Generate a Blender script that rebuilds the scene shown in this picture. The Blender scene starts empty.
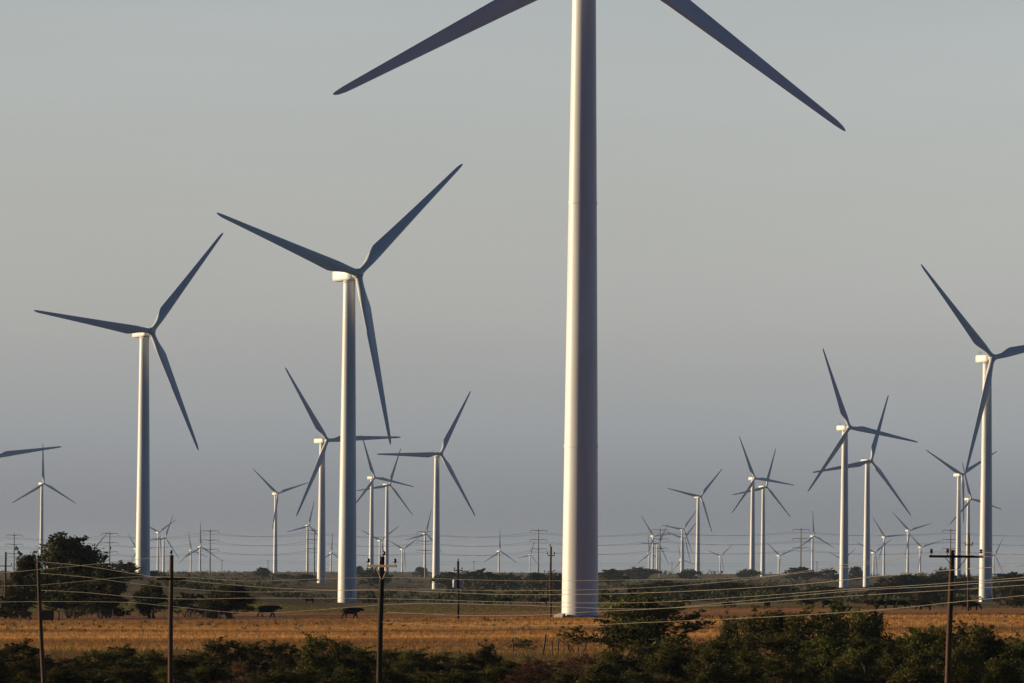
import bpy, math, random
import numpy as np
from mathutils import Vector, Matrix, Euler

C = bpy.context.scene.collection
scene = bpy.context.scene
R = math.radians
PI = math.pi

# ------------------------------------------------------------------ camera
FPX = 200.0 / 36.0 * 1024.0          # focal length in pixels of the 1024 px frame
HOR = 566.0                          # image row of the eye-level horizon
camd = bpy.data.cameras.new("camera")
camd.lens = 200.0
camd.sensor_width = 36.0
camd.shift_y = (HOR - 341.5) / 1024.0
camd.clip_start = 1.0
camd.clip_end = 120000.0
cam = bpy.data.objects.new("camera", camd)
cam.location = (0, 0, 0)
ROLL = 0.0070                        # the camera is held a little off level
cam.rotation_euler = (Matrix.Rotation(R(90), 3, 'X') @ Matrix.Rotation(ROLL, 3, 'Z')).to_euler()
C.objects.link(cam)
scene.camera = cam
def lev(u, row):
    """what a level camera would show at (u, row) of the slightly rolled one"""
    x, y = u - 512.0, row - HOR
    return 512.0 + x + y * ROLL, HOR + y - x * ROLL

# ------------------------------------------------------------------ sky, sun, exposure
SUN_EL = R(9.0)
SUN_AZ = R(-79.0)                    # from +Y, clockwise seen from above: the sun stands to the left
world = bpy.data.worlds.new("World")
scene.world = world
world.use_nodes = True
wn, wl = world.node_tree.nodes, world.node_tree.links
wn.clear()
sky = wn.new("ShaderNodeTexSky")
sky.sky_type = 'NISHITA'
sky.sun_disc = False
sky.sun_elevation = SUN_EL
sky.sun_rotation = SUN_AZ
sky.altitude = 500
sky.air_density = 1.0
sky.dust_density = 2.0
sky.ozone_density = 2.0
bg = wn.new("ShaderNodeBackground")
bg.inputs["Strength"].default_value = 0.092
wo = wn.new("ShaderNodeOutputWorld")
hsv = wn.new("ShaderNodeHueSaturation")
hsv.inputs["Saturation"].default_value = 0.55
wl.new(sky.outputs[0], hsv.inputs["Color"])
# dust and haze of the evening air: the sky dims to a blue-grey band at the horizon; the darkening overhead and behind the camera is added to deepen tower shade
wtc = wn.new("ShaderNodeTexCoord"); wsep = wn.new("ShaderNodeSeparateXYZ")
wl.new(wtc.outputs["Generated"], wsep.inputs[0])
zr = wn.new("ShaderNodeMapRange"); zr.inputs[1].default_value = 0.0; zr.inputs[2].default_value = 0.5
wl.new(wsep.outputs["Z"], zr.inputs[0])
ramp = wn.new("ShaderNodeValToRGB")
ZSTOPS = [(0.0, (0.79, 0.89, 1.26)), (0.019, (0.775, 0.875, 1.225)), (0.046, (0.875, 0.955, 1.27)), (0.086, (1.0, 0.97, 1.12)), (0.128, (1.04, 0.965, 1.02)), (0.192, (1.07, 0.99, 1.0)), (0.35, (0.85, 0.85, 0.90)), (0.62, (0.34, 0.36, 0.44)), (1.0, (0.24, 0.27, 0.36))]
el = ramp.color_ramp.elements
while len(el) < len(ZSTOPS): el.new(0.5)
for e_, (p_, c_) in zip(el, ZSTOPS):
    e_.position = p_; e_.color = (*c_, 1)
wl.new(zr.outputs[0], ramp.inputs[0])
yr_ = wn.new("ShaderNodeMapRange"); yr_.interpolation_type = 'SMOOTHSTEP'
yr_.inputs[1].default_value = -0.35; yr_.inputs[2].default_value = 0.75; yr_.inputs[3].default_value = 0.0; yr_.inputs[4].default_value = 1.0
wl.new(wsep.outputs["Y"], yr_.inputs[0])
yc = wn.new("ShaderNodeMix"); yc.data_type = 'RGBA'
yc.inputs[6].default_value = (0.19, 0.385, 0.66, 1); yc.inputs[7].default_value = (1, 1, 1, 1)  # blue back tint, added to darken the shaded sides of towers and blades
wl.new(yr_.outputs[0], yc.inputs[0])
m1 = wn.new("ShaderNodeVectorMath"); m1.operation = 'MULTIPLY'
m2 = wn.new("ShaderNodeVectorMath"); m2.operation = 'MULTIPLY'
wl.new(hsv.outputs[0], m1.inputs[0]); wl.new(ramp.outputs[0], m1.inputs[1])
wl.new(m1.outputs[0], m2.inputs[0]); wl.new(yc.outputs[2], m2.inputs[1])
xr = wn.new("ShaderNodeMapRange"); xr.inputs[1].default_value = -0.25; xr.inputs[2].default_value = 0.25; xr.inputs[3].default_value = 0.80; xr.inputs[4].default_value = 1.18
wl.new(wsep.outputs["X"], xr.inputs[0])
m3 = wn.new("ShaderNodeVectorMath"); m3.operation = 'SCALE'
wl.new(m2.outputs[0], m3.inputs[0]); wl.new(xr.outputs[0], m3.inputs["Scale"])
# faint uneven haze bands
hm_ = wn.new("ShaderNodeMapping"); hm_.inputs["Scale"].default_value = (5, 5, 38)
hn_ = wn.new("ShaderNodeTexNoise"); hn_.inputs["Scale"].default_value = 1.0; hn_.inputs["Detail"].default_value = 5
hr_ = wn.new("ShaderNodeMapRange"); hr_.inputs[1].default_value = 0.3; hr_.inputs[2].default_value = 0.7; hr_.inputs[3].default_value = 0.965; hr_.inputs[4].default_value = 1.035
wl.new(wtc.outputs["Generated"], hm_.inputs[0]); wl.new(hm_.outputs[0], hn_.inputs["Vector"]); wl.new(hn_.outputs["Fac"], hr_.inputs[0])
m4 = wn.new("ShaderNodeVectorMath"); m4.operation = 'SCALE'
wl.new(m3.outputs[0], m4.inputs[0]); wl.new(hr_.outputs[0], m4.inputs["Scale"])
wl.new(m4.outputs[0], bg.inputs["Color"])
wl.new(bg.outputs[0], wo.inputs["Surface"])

sund = bpy.data.lights.new("sun", 'SUN')
sund.energy = 3.4
sund.angle = R(0.6)
sund.color = (1.0, 0.785, 0.49)
sun = bpy.data.objects.new("sun", sund)
sv = Vector((math.sin(SUN_AZ) * math.cos(SUN_EL), math.cos(SUN_AZ) * math.cos(SUN_EL), math.sin(SUN_EL)))
sun.rotation_euler = sv.to_track_quat('Z', 'Y').to_euler()
sun.location = (-300, 300, 400)
C.objects.link(sun)

scene.view_settings.view_transform = 'Standard'
scene.view_settings.look = 'None'
scene.view_settings.exposure = 0.95
scene.view_settings.gamma = 1.0
scene.view_settings.use_curve_mapping = False
scene.cycles.max_bounces = 6
scene.cycles.volume_bounces = 0

# ------------------------------------------------------------------ helpers
def tag(o, label=None, cat=None, group=None, kind=None):
    if label: o["label"] = label
    if cat: o["category"] = cat
    if group: o["group"] = group
    if kind: o["kind"] = kind
    return o

def empty(name, loc=(0, 0, 0), rz=0.0):
    o = bpy.data.objects.new(name, None)
    o.empty_display_size = 0.5
    o.location = loc
    o.rotation_euler = (0, 0, rz)
    C.objects.link(o)
    return o

class MB:
    def __init__(self):
        self.v, self.f = [], []
    def add(self, vs, fs):
        n = len(self.v)
        self.v.extend([tuple(p) for p in vs])
        self.f.extend([tuple(i + n for i in q) for q in fs])
        return self
    def box(self, c, s, M=None):
        x, y, z = s[0] / 2, s[1] / 2, s[2] / 2
        vs = [Vector((a * x, b * y, d * z)) for a in (-1, 1) for b in (-1, 1) for d in (-1, 1)]
        if M: vs = [M @ p for p in vs]
        vs = [p + Vector(c) for p in vs]
        return self.add(vs, [(0, 1, 3, 2), (4, 6, 7, 5), (0, 4, 5, 1), (2, 3, 7, 6), (0, 2, 6, 4), (1, 5, 7, 3)])
    def tube(self, pts, rad, n=6, cap=True):
        pts = [Vector(p) for p in pts]
        if not hasattr(rad, '__len__'): rad = [rad] * len(pts)
        vs, fs = [], []
        up0 = Vector((0, 0, 1))
        for i, p in enumerate(pts):
            t = (pts[min(i + 1, len(pts) - 1)] - pts[max(i - 1, 0)]).normalized()
            a = up0 if abs(t.z) < 0.9 else Vector((1, 0, 0))
            x = t.cross(a).normalized(); y = x.cross(t).normalized()
            for k in range(n):
                an = 2 * PI * k / n
                vs.append(p + (x * math.cos(an) + y * math.sin(an)) * rad[i])
        for i in range(len(pts) - 1):
            for k in range(n):
                a, b = i * n + k, i * n + (k + 1) % n
                fs.append((a, b, b + n, a + n))
        if cap:
            fs.append(tuple(range(n))[::-1])
            fs.append(tuple((len(pts) - 1) * n + k for k in range(n)))
        return self.add(vs, fs)
    def lathe(self, prof, n=32, c=(0, 0, 0), cap=True):
        vs, fs = [], []
        for (r, z) in prof:
            for k in range(n):
                a = 2 * PI * k / n
                vs.append((c[0] + r * math.cos(a), c[1] + r * math.sin(a), c[2] + z))
        for i in range(len(prof) - 1):
            for k in range(n):
                a, b = i * n + k, i * n + (k + 1) % n
                fs.append((a, b, b + n, a + n))
        if cap:
            fs.append(tuple(range(n))[::-1])
            fs.append(tuple((len(prof) - 1) * n + k for k in range(n)))
        return self.add(vs, fs)
    def mesh(self, name, mat, smooth=False, angle=None):
        me = bpy.data.meshes.new(name)
        me.from_pydata(self.v, [], self.f)
        me.materials.append(mat)
        if smooth or angle:
            me.polygons.foreach_set("use_smooth", [True] * len(me.polygons))
        if angle:
            me.set_sharp_from_angle(angle=angle)
        me.update()
        return me
    def build(self, name, mat, parent=None, smooth=False, angle=None):
        return link(name, self.mesh(name, mat, smooth, angle), parent)

def link(name, me, parent=None):
    o = bpy.data.objects.new(name, me)
    C.objects.link(o)
    o.parent = parent
    return o

def quads_mesh(name, co, mat, per=4):
    """co: (n*per,3) numpy array, one face per `per` corners"""
    n = len(co) // per
    me = bpy.data.meshes.new(name)
    me.vertices.add(len(co)); me.vertices.foreach_set("co", np.asarray(co, np.float32).ravel())
    me.loops.add(len(co)); me.loops.foreach_set("vertex_index", np.arange(len(co), dtype=np.int32))
    me.polygons.add(n)
    me.polygons.foreach_set("loop_start", np.arange(0, len(co), per, dtype=np.int32))
    me.polygons.foreach_set("loop_total", np.full(n, per, np.int32))
    me.materials.append(mat)
    me.update(); me.validate()
    return me

def copy_tree(o, parent=None):
    c = o.copy(); C.objects.link(c)
    if parent is not None: c.parent = parent
    for ch in list(o.children):
        copy_tree(ch, c)
    return c

# ------------------------------------------------------------------ materials
def mat(name, col, rough=0.6, spec=0.3, metal=0.0, noise=None, transl=0.0):
    """noise = (scale, colour2, detail, (stretch xyz)): blends two base colours with a noise in object space"""
    m = bpy.data.materials.new(name); m.use_nodes = True
    nt = m.node_tree; nd = nt.nodes; ln = nt.links
    b = nd["Principled BSDF"]
    b.inputs["Base Color"].default_value = (*col, 1)
    b.inputs["Roughness"].default_value = rough
    b.inputs["Specular IOR Level"].default_value = spec
    b.inputs["Metallic"].default_value = metal
    src = None
    if noise:
        tc = nd.new("ShaderNodeTexCoord"); mp = nd.new("ShaderNodeMapping")
        mp.inputs["Scale"].default_value = noise[3] if len(noise) > 3 else (1, 1, 1)
        nz = nd.new("ShaderNodeTexNoise"); nz.inputs["Scale"].default_value = noise[0]
        nz.inputs["Detail"].default_value = noise[2]
        rp = nd.new("ShaderNodeMapRange"); rp.inputs[1].default_value = 0.36; rp.inputs[2].default_value = 0.64
        mx = nd.new("ShaderNodeMix"); mx.data_type = 'RGBA'
        mx.inputs[6].default_value = (*col, 1); mx.inputs[7].default_value = (*noise[1], 1)
        ln.new(tc.outputs["Object"], mp.inputs[0]); ln.new(mp.outputs[0], nz.inputs["Vector"])
        ln.new(nz.outputs["Fac"], rp.inputs[0]); ln.new(rp.outputs[0], mx.inputs[0])
        ln.new(mx.outputs[2], b.inputs["Base Color"]); src = mx.outputs[2]
    if transl > 0:
        tr = nd.new("ShaderNodeBsdfTranslucent")
        tr.inputs[0].default_value = (*col, 1)
        if src: ln.new(src, tr.inputs[0])
        ms = nd.new("ShaderNodeMixShader"); ms.inputs[0].default_value = transl
        out = nd["Material Output"]
        ln.new(b.outputs[0], ms.inputs[1]); ln.new(tr.outputs[0], ms.inputs[2]); ln.new(ms.outputs[0], out.inputs[0])
    return m

M_WHITE = mat("turbine_paint", (0.62, 0.61, 0.59), 0.45, 0.35, noise=(0.35, (0.50, 0.488, 0.46), 6, (1, 1, 0.10)))
M_BLADE = mat("blade_gelcoat", (0.60, 0.60, 0.60), 0.40, 0.35, noise=(0.5, (0.54, 0.54, 0.54), 4, (1, 1, 0.2)))
M_DARKMETAL = mat("dark_metal", (0.05, 0.05, 0.05), 0.5)
M_GALV = mat("galvanised_steel", (0.10, 0.105, 0.11), 0.5, noise=(0.6, (0.14, 0.14, 0.14), 3))
M_WIRE = mat("weathered_conductor", (0.21, 0.175, 0.138), 0.6, 0.3, noise=(0.4, (0.15, 0.125, 0.10), 2))
M_FARWIRE = mat("far_conductor", (0.10, 0.10, 0.11), 0.6)
M_WOOD = mat("creosoted_pole_wood", (0.105, 0.055, 0.032), 0.85, 0.15, noise=(6, (0.055, 0.032, 0.022), 6, (1, 1, 0.06)))
M_WOODDARK = mat("dark_tarred_pole_wood", (0.045, 0.028, 0.02), 0.85, 0.15, noise=(6, (0.025, 0.018, 0.014), 6, (1, 1, 0.06)))
M_ARMWOOD = mat("grey_crossarm_wood", (0.055, 0.045, 0.04), 0.85, 0.15, noise=(5, (0.035, 0.03, 0.026), 5, (0.1, 1, 1)))
M_ARMPALE = mat("pale_crossarm_wood", (0.55, 0.44, 0.27), 0.8, 0.2, noise=(5, (0.45, 0.35, 0.21), 5, (0.1, 1, 1)))  # much paler base colour than the grey arms
M_INSUL = mat("brown_porcelain", (0.025, 0.016, 0.014), 0.2, 0.5)
M_CAN = mat("grey_transformer_paint", (0.36, 0.37, 0.38), 0.4)
M_BARK = mat("mesquite_bark", (0.06, 0.045, 0.035), 0.9, 0.1, noise=(8, (0.035, 0.027, 0.022), 5, (1, 1, 0.25)))
M_COWBLACK = mat("black_cow_hide", (0.005, 0.0045, 0.0045), 0.85, 0.08, noise=(3, (0.008, 0.007, 0.006), 3))
M_COWRED = mat("red_brown_cow_hide", (0.17, 0.042, 0.02), 0.65, 0.2, noise=(3, (0.12, 0.03, 0.015), 3))
M_COWBROWN = mat("dark_brown_cow_hide", (0.07, 0.034, 0.02), 0.65, 0.2, noise=(3, (0.05, 0.025, 0.015), 3))
M_POST = mat("grey_fence_wood", (0.12, 0.095, 0.07), 0.9, 0.1, noise=(9, (0.07, 0.055, 0.04), 4, (1, 1, 0.2)))
M_CONC = mat("pale_concrete", (0.30, 0.285, 0.26), 0.9, 0.2, noise=(3, (0.22, 0.20, 0.18), 5))
M_SIGN = mat("white_sign_paint", (0.78, 0.78, 0.76), 0.5)
M_BLUE = mat("blue_plastic", (0.035, 0.09, 0.24), 0.45, 0.4, noise=(2, (0.045, 0.11, 0.27), 2))
M_RUST = mat("rusty_sheet_metal", (0.07, 0.045, 0.035), 0.8, 0.2, noise=(4, (0.04, 0.03, 0.027), 5))

def leafmat(name, c1, c2, sc):
    m = mat(name, c1, 0.75, 0.12, noise=(sc, c2, 3), transl=0.22)
    nd, ln = m.node_tree.nodes, m.node_tree.links
    mx = [n for n in nd if n.type == 'MIX'][0]
    oi = nd.new("ShaderNodeObjectInfo"); hs = nd.new("ShaderNodeHueSaturation")
    r1 = nd.new("ShaderNodeMapRange"); r1.inputs[3].default_value = 0.47; r1.inputs[4].default_value = 0.515
    r2 = nd.new("ShaderNodeMapRange"); r2.inputs[3].default_value = 0.75; r2.inputs[4].default_value = 1.25
    ln.new(oi.outputs["Random"], r1.inputs[0]); ln.new(r1.outputs[0], hs.inputs["Hue"])
    ln.new(oi.outputs["Random"], r2.inputs[0]); ln.new(r2.outputs[0], hs.inputs["Value"])
    tos = [l.to_socket for l in ln if l.from_node == mx]
    for t in tos: ln.new(hs.outputs[0], t)
    ln.new(mx.outputs[2], hs.inputs["Color"])
    return m
M_LEAF = leafmat("mesquite_leaf", (0.105, 0.097, 0.020), (0.013, 0.016, 0.004), 1.6)
M_LEAFDARK = leafmat("oak_leaf", (0.072, 0.068, 0.020), (0.014, 0.016, 0.006), 0.8)
M_LEAFDRY = leafmat("dry_brush_leaf", (0.085, 0.06, 0.025), (0.04, 0.036, 0.016), 0.8)
M_BRUSH = leafmat('red_brown_brush', (0.16, 0.085, 0.038), (0.06, 0.05, 0.02), 1.6)
M_SCRUB = mat("scrub_leaf", (0.060, 0.060, 0.020), 0.8, 0.1, noise=(0.012, (0.022, 0.027, 0.010), 4), transl=0.25)
M_STRAW = mat("dry_straw", (0.64, 0.325, 0.09), 0.8, 0.1, noise=(0.05, (0.25, 0.12, 0.042), 6, (0.10, 0.85, 1)), transl=0.3)
M_WEED = mat("brown_weed_stalks", (0.16, 0.09, 0.042), 0.85, 0.1, noise=(0.08, (0.10, 0.10, 0.035), 3), transl=0.3)

# ------------------------------------------------------------------ terrain
NEAR = [(0, -1.7), (40, -3.4), (120, -7.0), (280, -8.3), (380, -7.9), (450, -7.0)]
COL = {   # image column -> (distance, image row of the ground)
    0:   [(550, 638.9), (655, 620.5), (760, 615.0), (1000, 600), (1778, 580), (3000, 574.5), (5689, 572.5), (7500, 571.8)],
    142: [(550, 638.7), (655, 620.2), (760, 614.7), (1000, 599), (1778, 578), (3000, 574.5), (5689, 572.6), (7500, 571.9)],
    230: [(550, 638.4), (655, 619.7), (760, 614.2), (1000, 601), (1778, 587), (3000, 578.5), (5689, 572.8), (7500, 571.9)],
    347: [(550, 638.0), (655, 619.0), (760, 613.5), (1000, 607), (1387, 603.5), (3040, 584), (4500, 577), (5700, 573.8), (7500, 571.8)],
    436: [(550, 637.4), (655, 618.0), (760, 612.5), (1000, 606), (1500, 602), (3310, 589.5), (4500, 580), (5700, 574.6), (7500, 571.8)],
    580: [(550, 636.4), (655, 616.4), (760, 610.9), (1000, 606), (1500, 601), (3000, 588), (4500, 580), (5700, 576), (7500, 572.8)],
    700: [(550, 635.6), (655, 615.0), (760, 609.5), (1000, 606), (1500, 600), (3000, 586), (4740, 578.5), (5700, 575.6), (7500, 573.6)],
    820: [(550, 635.0), (655, 614.0), (760, 608.5), (1000, 606.5), (1900, 598), (2845, 588.5), (4740, 578.5), (5700, 576), (7500, 574)],
    843: [(550, 635.0), (655, 614.0), (760, 608.5), (1000, 606.8), (1900, 598), (2845, 587.5), (4740, 578.5), (5700, 576), (7500, 574)],
    867: [(550, 635.0), (655, 614.0), (760, 608.5), (1000, 606.8), (1900, 600), (2845, 592), (3555, 588.4), (5700, 577), (7500, 575)],
    985: [(550, 634.8), (655, 613.6), (760, 608.1), (1000, 608), (1560, 604), (1930, 602), (3000, 589), (4740, 579), (5700, 577), (7500, 575.5)],
}
FAR = [(9500, -33), (11500, -50), (14000, -75), (22000, -150), (40000, -260)]
_LD = np.linspace(math.log(5), math.log(40000), 600)
_CU = sorted(COL)
_TAB = []
for u in _CU:
    pts = NEAR + [(d, -(lev(u, r)[1] - HOR) * d / FPX) for d, r in COL[u]] + FAR
    dd = np.array([max(p[0], 5) for p in pts], float); zz = np.array([p[1] for p in pts])
    t = np.interp(np.exp(_LD), dd, zz)
    k = np.array([1, 2, 3, 2, 1.0]); k /= k.sum()
    t = np.convolve(np.pad(t, 2, mode='edge'), k, 'valid')
    _TAB.append(t)
_TAB = np.array(_TAB)

def gz(x, y):
    d = max(y, 5.0)
    u = 512 + FPX * x / max(d, 200)
    i = np.searchsorted(_CU, u) - 1
    if i < 0: i, w = 0, 0.0
    elif i >= len(_CU) - 1: i, w = len(_CU) - 2, 1.0
    else:
        w = (u - _CU[i]) / (_CU[i + 1] - _CU[i]); w = w * w * (3 - 2 * w)
    q = (math.log(d) - _LD[0]) / (_LD[1] - _LD[0])
    j = int(min(max(q, 0), len(_LD) - 2)); g = min(max(q - j, 0), 1)
    a = _TAB[i, j] * (1 - g) + _TAB[i, j + 1] * g
    b = _TAB[i + 1, j] * (1 - g) + _TAB[i + 1, j + 1] * g
    return float(a * (1 - w) + b * w)

def at(u, d):
    """ground point below image column u at distance d"""
    x = (u - 512) / FPX * d
    return Vector((x, d, gz(x, d)))

def at_row(u, row, lo=420, hi=7000):
    """ground point that shows at column u and row `row`"""
    best = None; u, row = lev(u, row)
    for d in np.geomspace(lo, hi, 400):
        p = at(u, d)
        e = abs(HOR - FPX * p.z / d - row)
        if best is None or e < best[0]: best = (e, p)
    return best[1]

rows = [-300, -100, -20] + list(np.linspace(0, 400, 24)) + list(np.linspace(410, 900, 60)) + list(np.geomspace(915, 40000, 130))
NCOL = 150
gv, gf = [], []
for y in rows:
    hw = 180 + 0.22 * max(y, 0)
    for k in range(NCOL + 1):
        s = -1 + 2 * k / NCOL
        x = s * hw
        bump = 0.10 * math.sin(x * 0.11 + y * 0.043) * math.sin(y * 0.021 + 1.3) if y > 300 else 0
        gv.append((x, y, gz(x, y) + bump))
for i in range(len(rows) - 1):
    for k in range(NCOL):
        a = i * (NCOL + 1) + k
        gf.append((a, a + 1, a + NCOL + 2, a + NCOL + 1))

def ground_material():
    m = bpy.data.materials.new("ranch_ground"); m.use_nodes = True
    nd, ln = m.node_tree.nodes, m.node_tree.links
    b = nd["Principled BSDF"]; b.inputs["Roughness"].default_value = 0.95; b.inputs["Specular IOR Level"].default_value = 0.05
    geo = nd.new("ShaderNodeNewGeometry"); sep = nd.new("ShaderNodeSeparateXYZ")
    ln.new(geo.outputs["Position"], sep.inputs[0])
    def noise(scale, stretch, detail=4, rough=0.55):
        mp = nd.new("ShaderNodeMapping"); mp.inputs["Scale"].default_value = stretch
        n = nd.new("ShaderNodeTexNoise"); n.inputs["Scale"].default_value = scale
        n.inputs["Detail"].default_value = detail; n.inputs["Roughness"].default_value = rough
        ln.new(geo.outputs["Position"], mp.inputs[0]); ln.new(mp.outputs[0], n.inputs["Vector"])
        return n.outputs["Fac"]
    def mr(src, a, c, lo=0.0, hi=1.0):
        r = nd.new("ShaderNodeMapRange"); r.interpolation_type = 'SMOOTHSTEP'
        r.inputs[1].default_value = a; r.inputs[2].default_value = c
        r.inputs[3].default_value = lo; r.inputs[4].default_value = hi
        ln.new(src, r.inputs[0]); return r.outputs[0]
    def mix(fac, a, c):
        x = nd.new("ShaderNodeMix"); x.data_type = 'RGBA'
        ln.new(fac, x.inputs[0])
        for s, v in ((6, a), (7, c)):
            if isinstance(v, tuple): x.inputs[s].default_value = (*v, 1)
            else: ln.new(v, x.inputs[s])
        return x.outputs[2]
    def math_(op, a, c):
        x = nd.new("ShaderNodeMath"); x.operation = op
        for s, v in ((0, a), (1, c)):
            if isinstance(v, (int, float)): x.inputs[s].default_value = v
            else: ln.new(v, x.inputs[s])
        return x.outputs[0]
    # distance with a wandering edge
    wob = noise(0.02, (1, 0.3, 1), 3)
    Y = math_('ADD', sep.outputs["Y"], math_('MULTIPLY', math_('SUBTRACT', wob, 0.5), 60))
    stripe = noise(0.05, (0.10, 0.85, 1), 6)
    fine = noise(1.2, (1, 1, 1), 4, 0.7)
    field = mix(mr(stripe, 0.38, 0.62), (0.42, 0.21, 0.065), (0.18, 0.09, 0.035))
    field = mix(mr(fine, 0.45, 0.75), field, (0.13, 0.07, 0.03))
    bare = mix(mr(stripe, 0.4, 0.6), (0.38, 0.165, 0.068), (0.22, 0.095, 0.045))
    green = mix(mr(fine, 0.35, 0.65), (0.19, 0.18, 0.052), (0.11, 0.125, 0.038))
    big = noise(0.006, (0.6, 1.4, 1), 5)
    big2 = noise(0.0021, (1, 1.6, 1), 5)
    scrub = mix(mr(big, 0.36, 0.56), (0.075, 0.074, 0.031), (0.20, 0.135, 0.064))
    scrub = mix(mr(big2, 0.54, 0.68), scrub, (0.23, 0.125, 0.06))
    scrub = mix(mr(fine, 0.4, 0.7), scrub, (0.055, 0.05, 0.025))
    near = mix(mr(wob, 0.4, 0.6), (0.17, 0.085, 0.045), (0.10, 0.075, 0.04))
    c = mix(mr(Y, 425, 470), near, field)
    c = mix(mr(Y, 640, 668), c, bare)
    c = mix(mr(Y, 760, 800), c, green)
    c = mix(mr(Y, 900, 1040), c, scrub)
    ln.new(c, b.inputs["Base Color"])
    bp = nd.new("ShaderNodeBump"); bp.inputs["Strength"].default_value = 0.6; bp.inputs["Distance"].default_value = 0.25
    ln.new(fine, bp.inputs["Height"]); ln.new(bp.outputs[0], b.inputs["Normal"])
    return m
gmb = MB(); gmb.v, gmb.f = gv, gf
ground = gmb.build("ground", ground_material(), smooth=True)
tag(ground, kind="structure")

# ------------------------------------------------------------------ wind turbines
RB = 42.5        # blade length of the model
def smooth_box(L0, L1, w, h):
    """rounded housing along X from L0 to L1"""
    mb = MB(); n = 20; vs, fs = [], []
    secs = [(L0, 0.80), (L0 + 0.12, 0.94), (L0 + 0.5, 0.99), (L0 + 2.5, 1.0), (L1 - 1.6, 1.0), (L1 - 0.5, 0.93), (L1, 0.70)]
    for X, k in secs:
        for i in range(n):
            a = 2 * PI * (i + 0.5) / n
            c, s = math.cos(a), math.sin(a)
            e = 0.30
            vs.append((X, k * w / 2 * math.copysign(abs(c) ** e, c), k * h / 2 * math.copysign(abs(s) ** e, s)))
    for j in range(len(secs) - 1):
        for i in range(n):
            a, b_ = j * n + i, j * n + (i + 1) % n
            fs.append((a, b_, b_ + n, a + n))
    fs.append(tuple(range(n))[::-1]); fs.append(tuple((len(secs) - 1) * n + i for i in range(n)))
    return mb.add(vs, fs)

def airfoil_blade():
    mb = MB(); vs, fs = [], []; n = 28
    st = [0.028, 0.05, 0.075, 0.10, 0.13, 0.165, 0.20, 0.24, 0.30, 0.38, 0.47, 0.57, 0.67, 0.77, 0.86, 0.92, 0.96, 0.985, 0.996, 1.0]
    for q in st:
        r = q * RB
        k = min(max((q - 0.055) / 0.15, 0), 1); k = k * k * (3 - 2 * k)
        if q < 0.23: ch = 1.75 + (3.15 - 1.75) * k
        else: ch = 3.15 + (0.95 - 3.15) * ((q - 0.21) / (0.93 - 0.21)) ** 0.86
        if q > 0.93: ch = 0.93 * math.sqrt(max(0.015, 1 - ((q - 0.93) / 0.0705) ** 2))
        th = 1.75 / ch * (1 - k) + k * (0.30 - 0.16 * min(1, max(0, (q - 0.2) / 0.5)))
        tw = R(13.0) * (1 - min(1, q / 0.85)) ** 1.3 + R(2.5)
        ax = 0.5 - 0.20 * k
        for i in range(n):
            a = 2 * PI * i / n
            xc = 0.5 + 0.5 * math.cos(a)                    # 1 = trailing edge, 0 = leading edge
            yc = 0.5 * math.sin(a)                          # circle
            t_ = 5 * th * (0.2969 * math.sqrt(max(xc, 0)) - 0.126 * xc - 0.3516 * xc ** 2 + 0.2843 * xc ** 3 - 0.1015 * xc ** 4)
            cam_ = 0.10 * xc * (1 - xc)
            ya = math.copysign(t_, math.sin(a)) if abs(math.sin(a)) > 1e-6 else 0
            y = (1 - k) * yc * 1.0 + k * (ya + cam_)
            X = -(xc - ax) * ch                             # leading edge towards +X
            Y = y * ch if k > 0 else yc * ch
            ct, st_ = math.cos(tw), math.sin(tw)
            # the leading edge turns towards the wind (-Y) with the twist
            vs.append((X * ct + Y * st_, -X * st_ + Y * ct, r))
    for j in range(len(st) - 1):
        for i in range(n):
            a, b_ = j * n + i, j * n + (i + 1) % n
            fs.append((a, b_, b_ + n, a + n))
    fs.append(tuple(range(n))[::-1]); fs.append(tuple((len(st) - 1) * n + i for i in range(n)))
    return mb.add(vs, fs)

blade_me = airfoil_blade().mesh("blade", M_BLADE, angle=R(50))
prof = []
def trad(z): return 2.16 - 0.80 * (z / 78.0) ** 1.08        # tapered steel tube
zz = [0.0]
for zf in (20.6, 50.0):
    zz += [zf - 0.16, zf - 0.15, zf + 0.15, zf + 0.16]
zz.append(78.4)
prof = []
for z in zz:
    prof.append((trad(z) + (0.05 if any(abs(z - zf) < 0.155 for zf in (20.6, 50.0)) else 0), z))
tower_me = MB().lathe(prof, 72).mesh("tower", M_WHITE, angle=R(40))
nac = smooth_box(-5.6, 2.1, 2.9, 2.75)
nacelle_me = nac.mesh("nacelle", M_WHITE, angle=R(35))
yaw_me = MB().lathe([(1.38, -2.1), (1.5, -1.9), (1.5, -1.35)], 40).mesh("yaw_ring", M_WHITE, angle=R(40))
vane = MB().tube([(-4.6, -0.45, 1.3), (-4.6, -0.45, 2.5)], 0.05).tube([(-4.6, 0.45, 1.3), (-4.6, 0.45, 2.4)], 0.05)
vane.tube([(-4.6, -0.45, 2.2), (-4.6, 0.45, 2.2)], 0.04).box((-4.6, -0.45, 2.55), (0.3, 0.12, 0.14)).box((-4.6, 0.45, 2.45), (0.24, 0.24, 0.1))
vane_me = vane.mesh("weather_mast", M_DARKMETAL)
hub_prof = [(0.95, -1.35), (1.12, -1.1), (1.30, -0.5), (1.34, 0.0), (1.26, 0.5), (1.0, 0.95), (0.6, 1.25), (0.2, 1.38), (0.02, 1.40)]
hub_mb = MB().lathe(hub_prof, 36)
for k in range(3):     # blade root collars
    a = 2 * PI * k / 3
    dv = Vector((math.sin(a), math.cos(a), 0))
    hub_mb.tube([dv * 0.7, dv * 1.45], 0.93, 24)
hub_me = hub_mb.mesh("hub", M_WHITE, angle=R(40))
door = MB(); n = 10
vs = []
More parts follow.
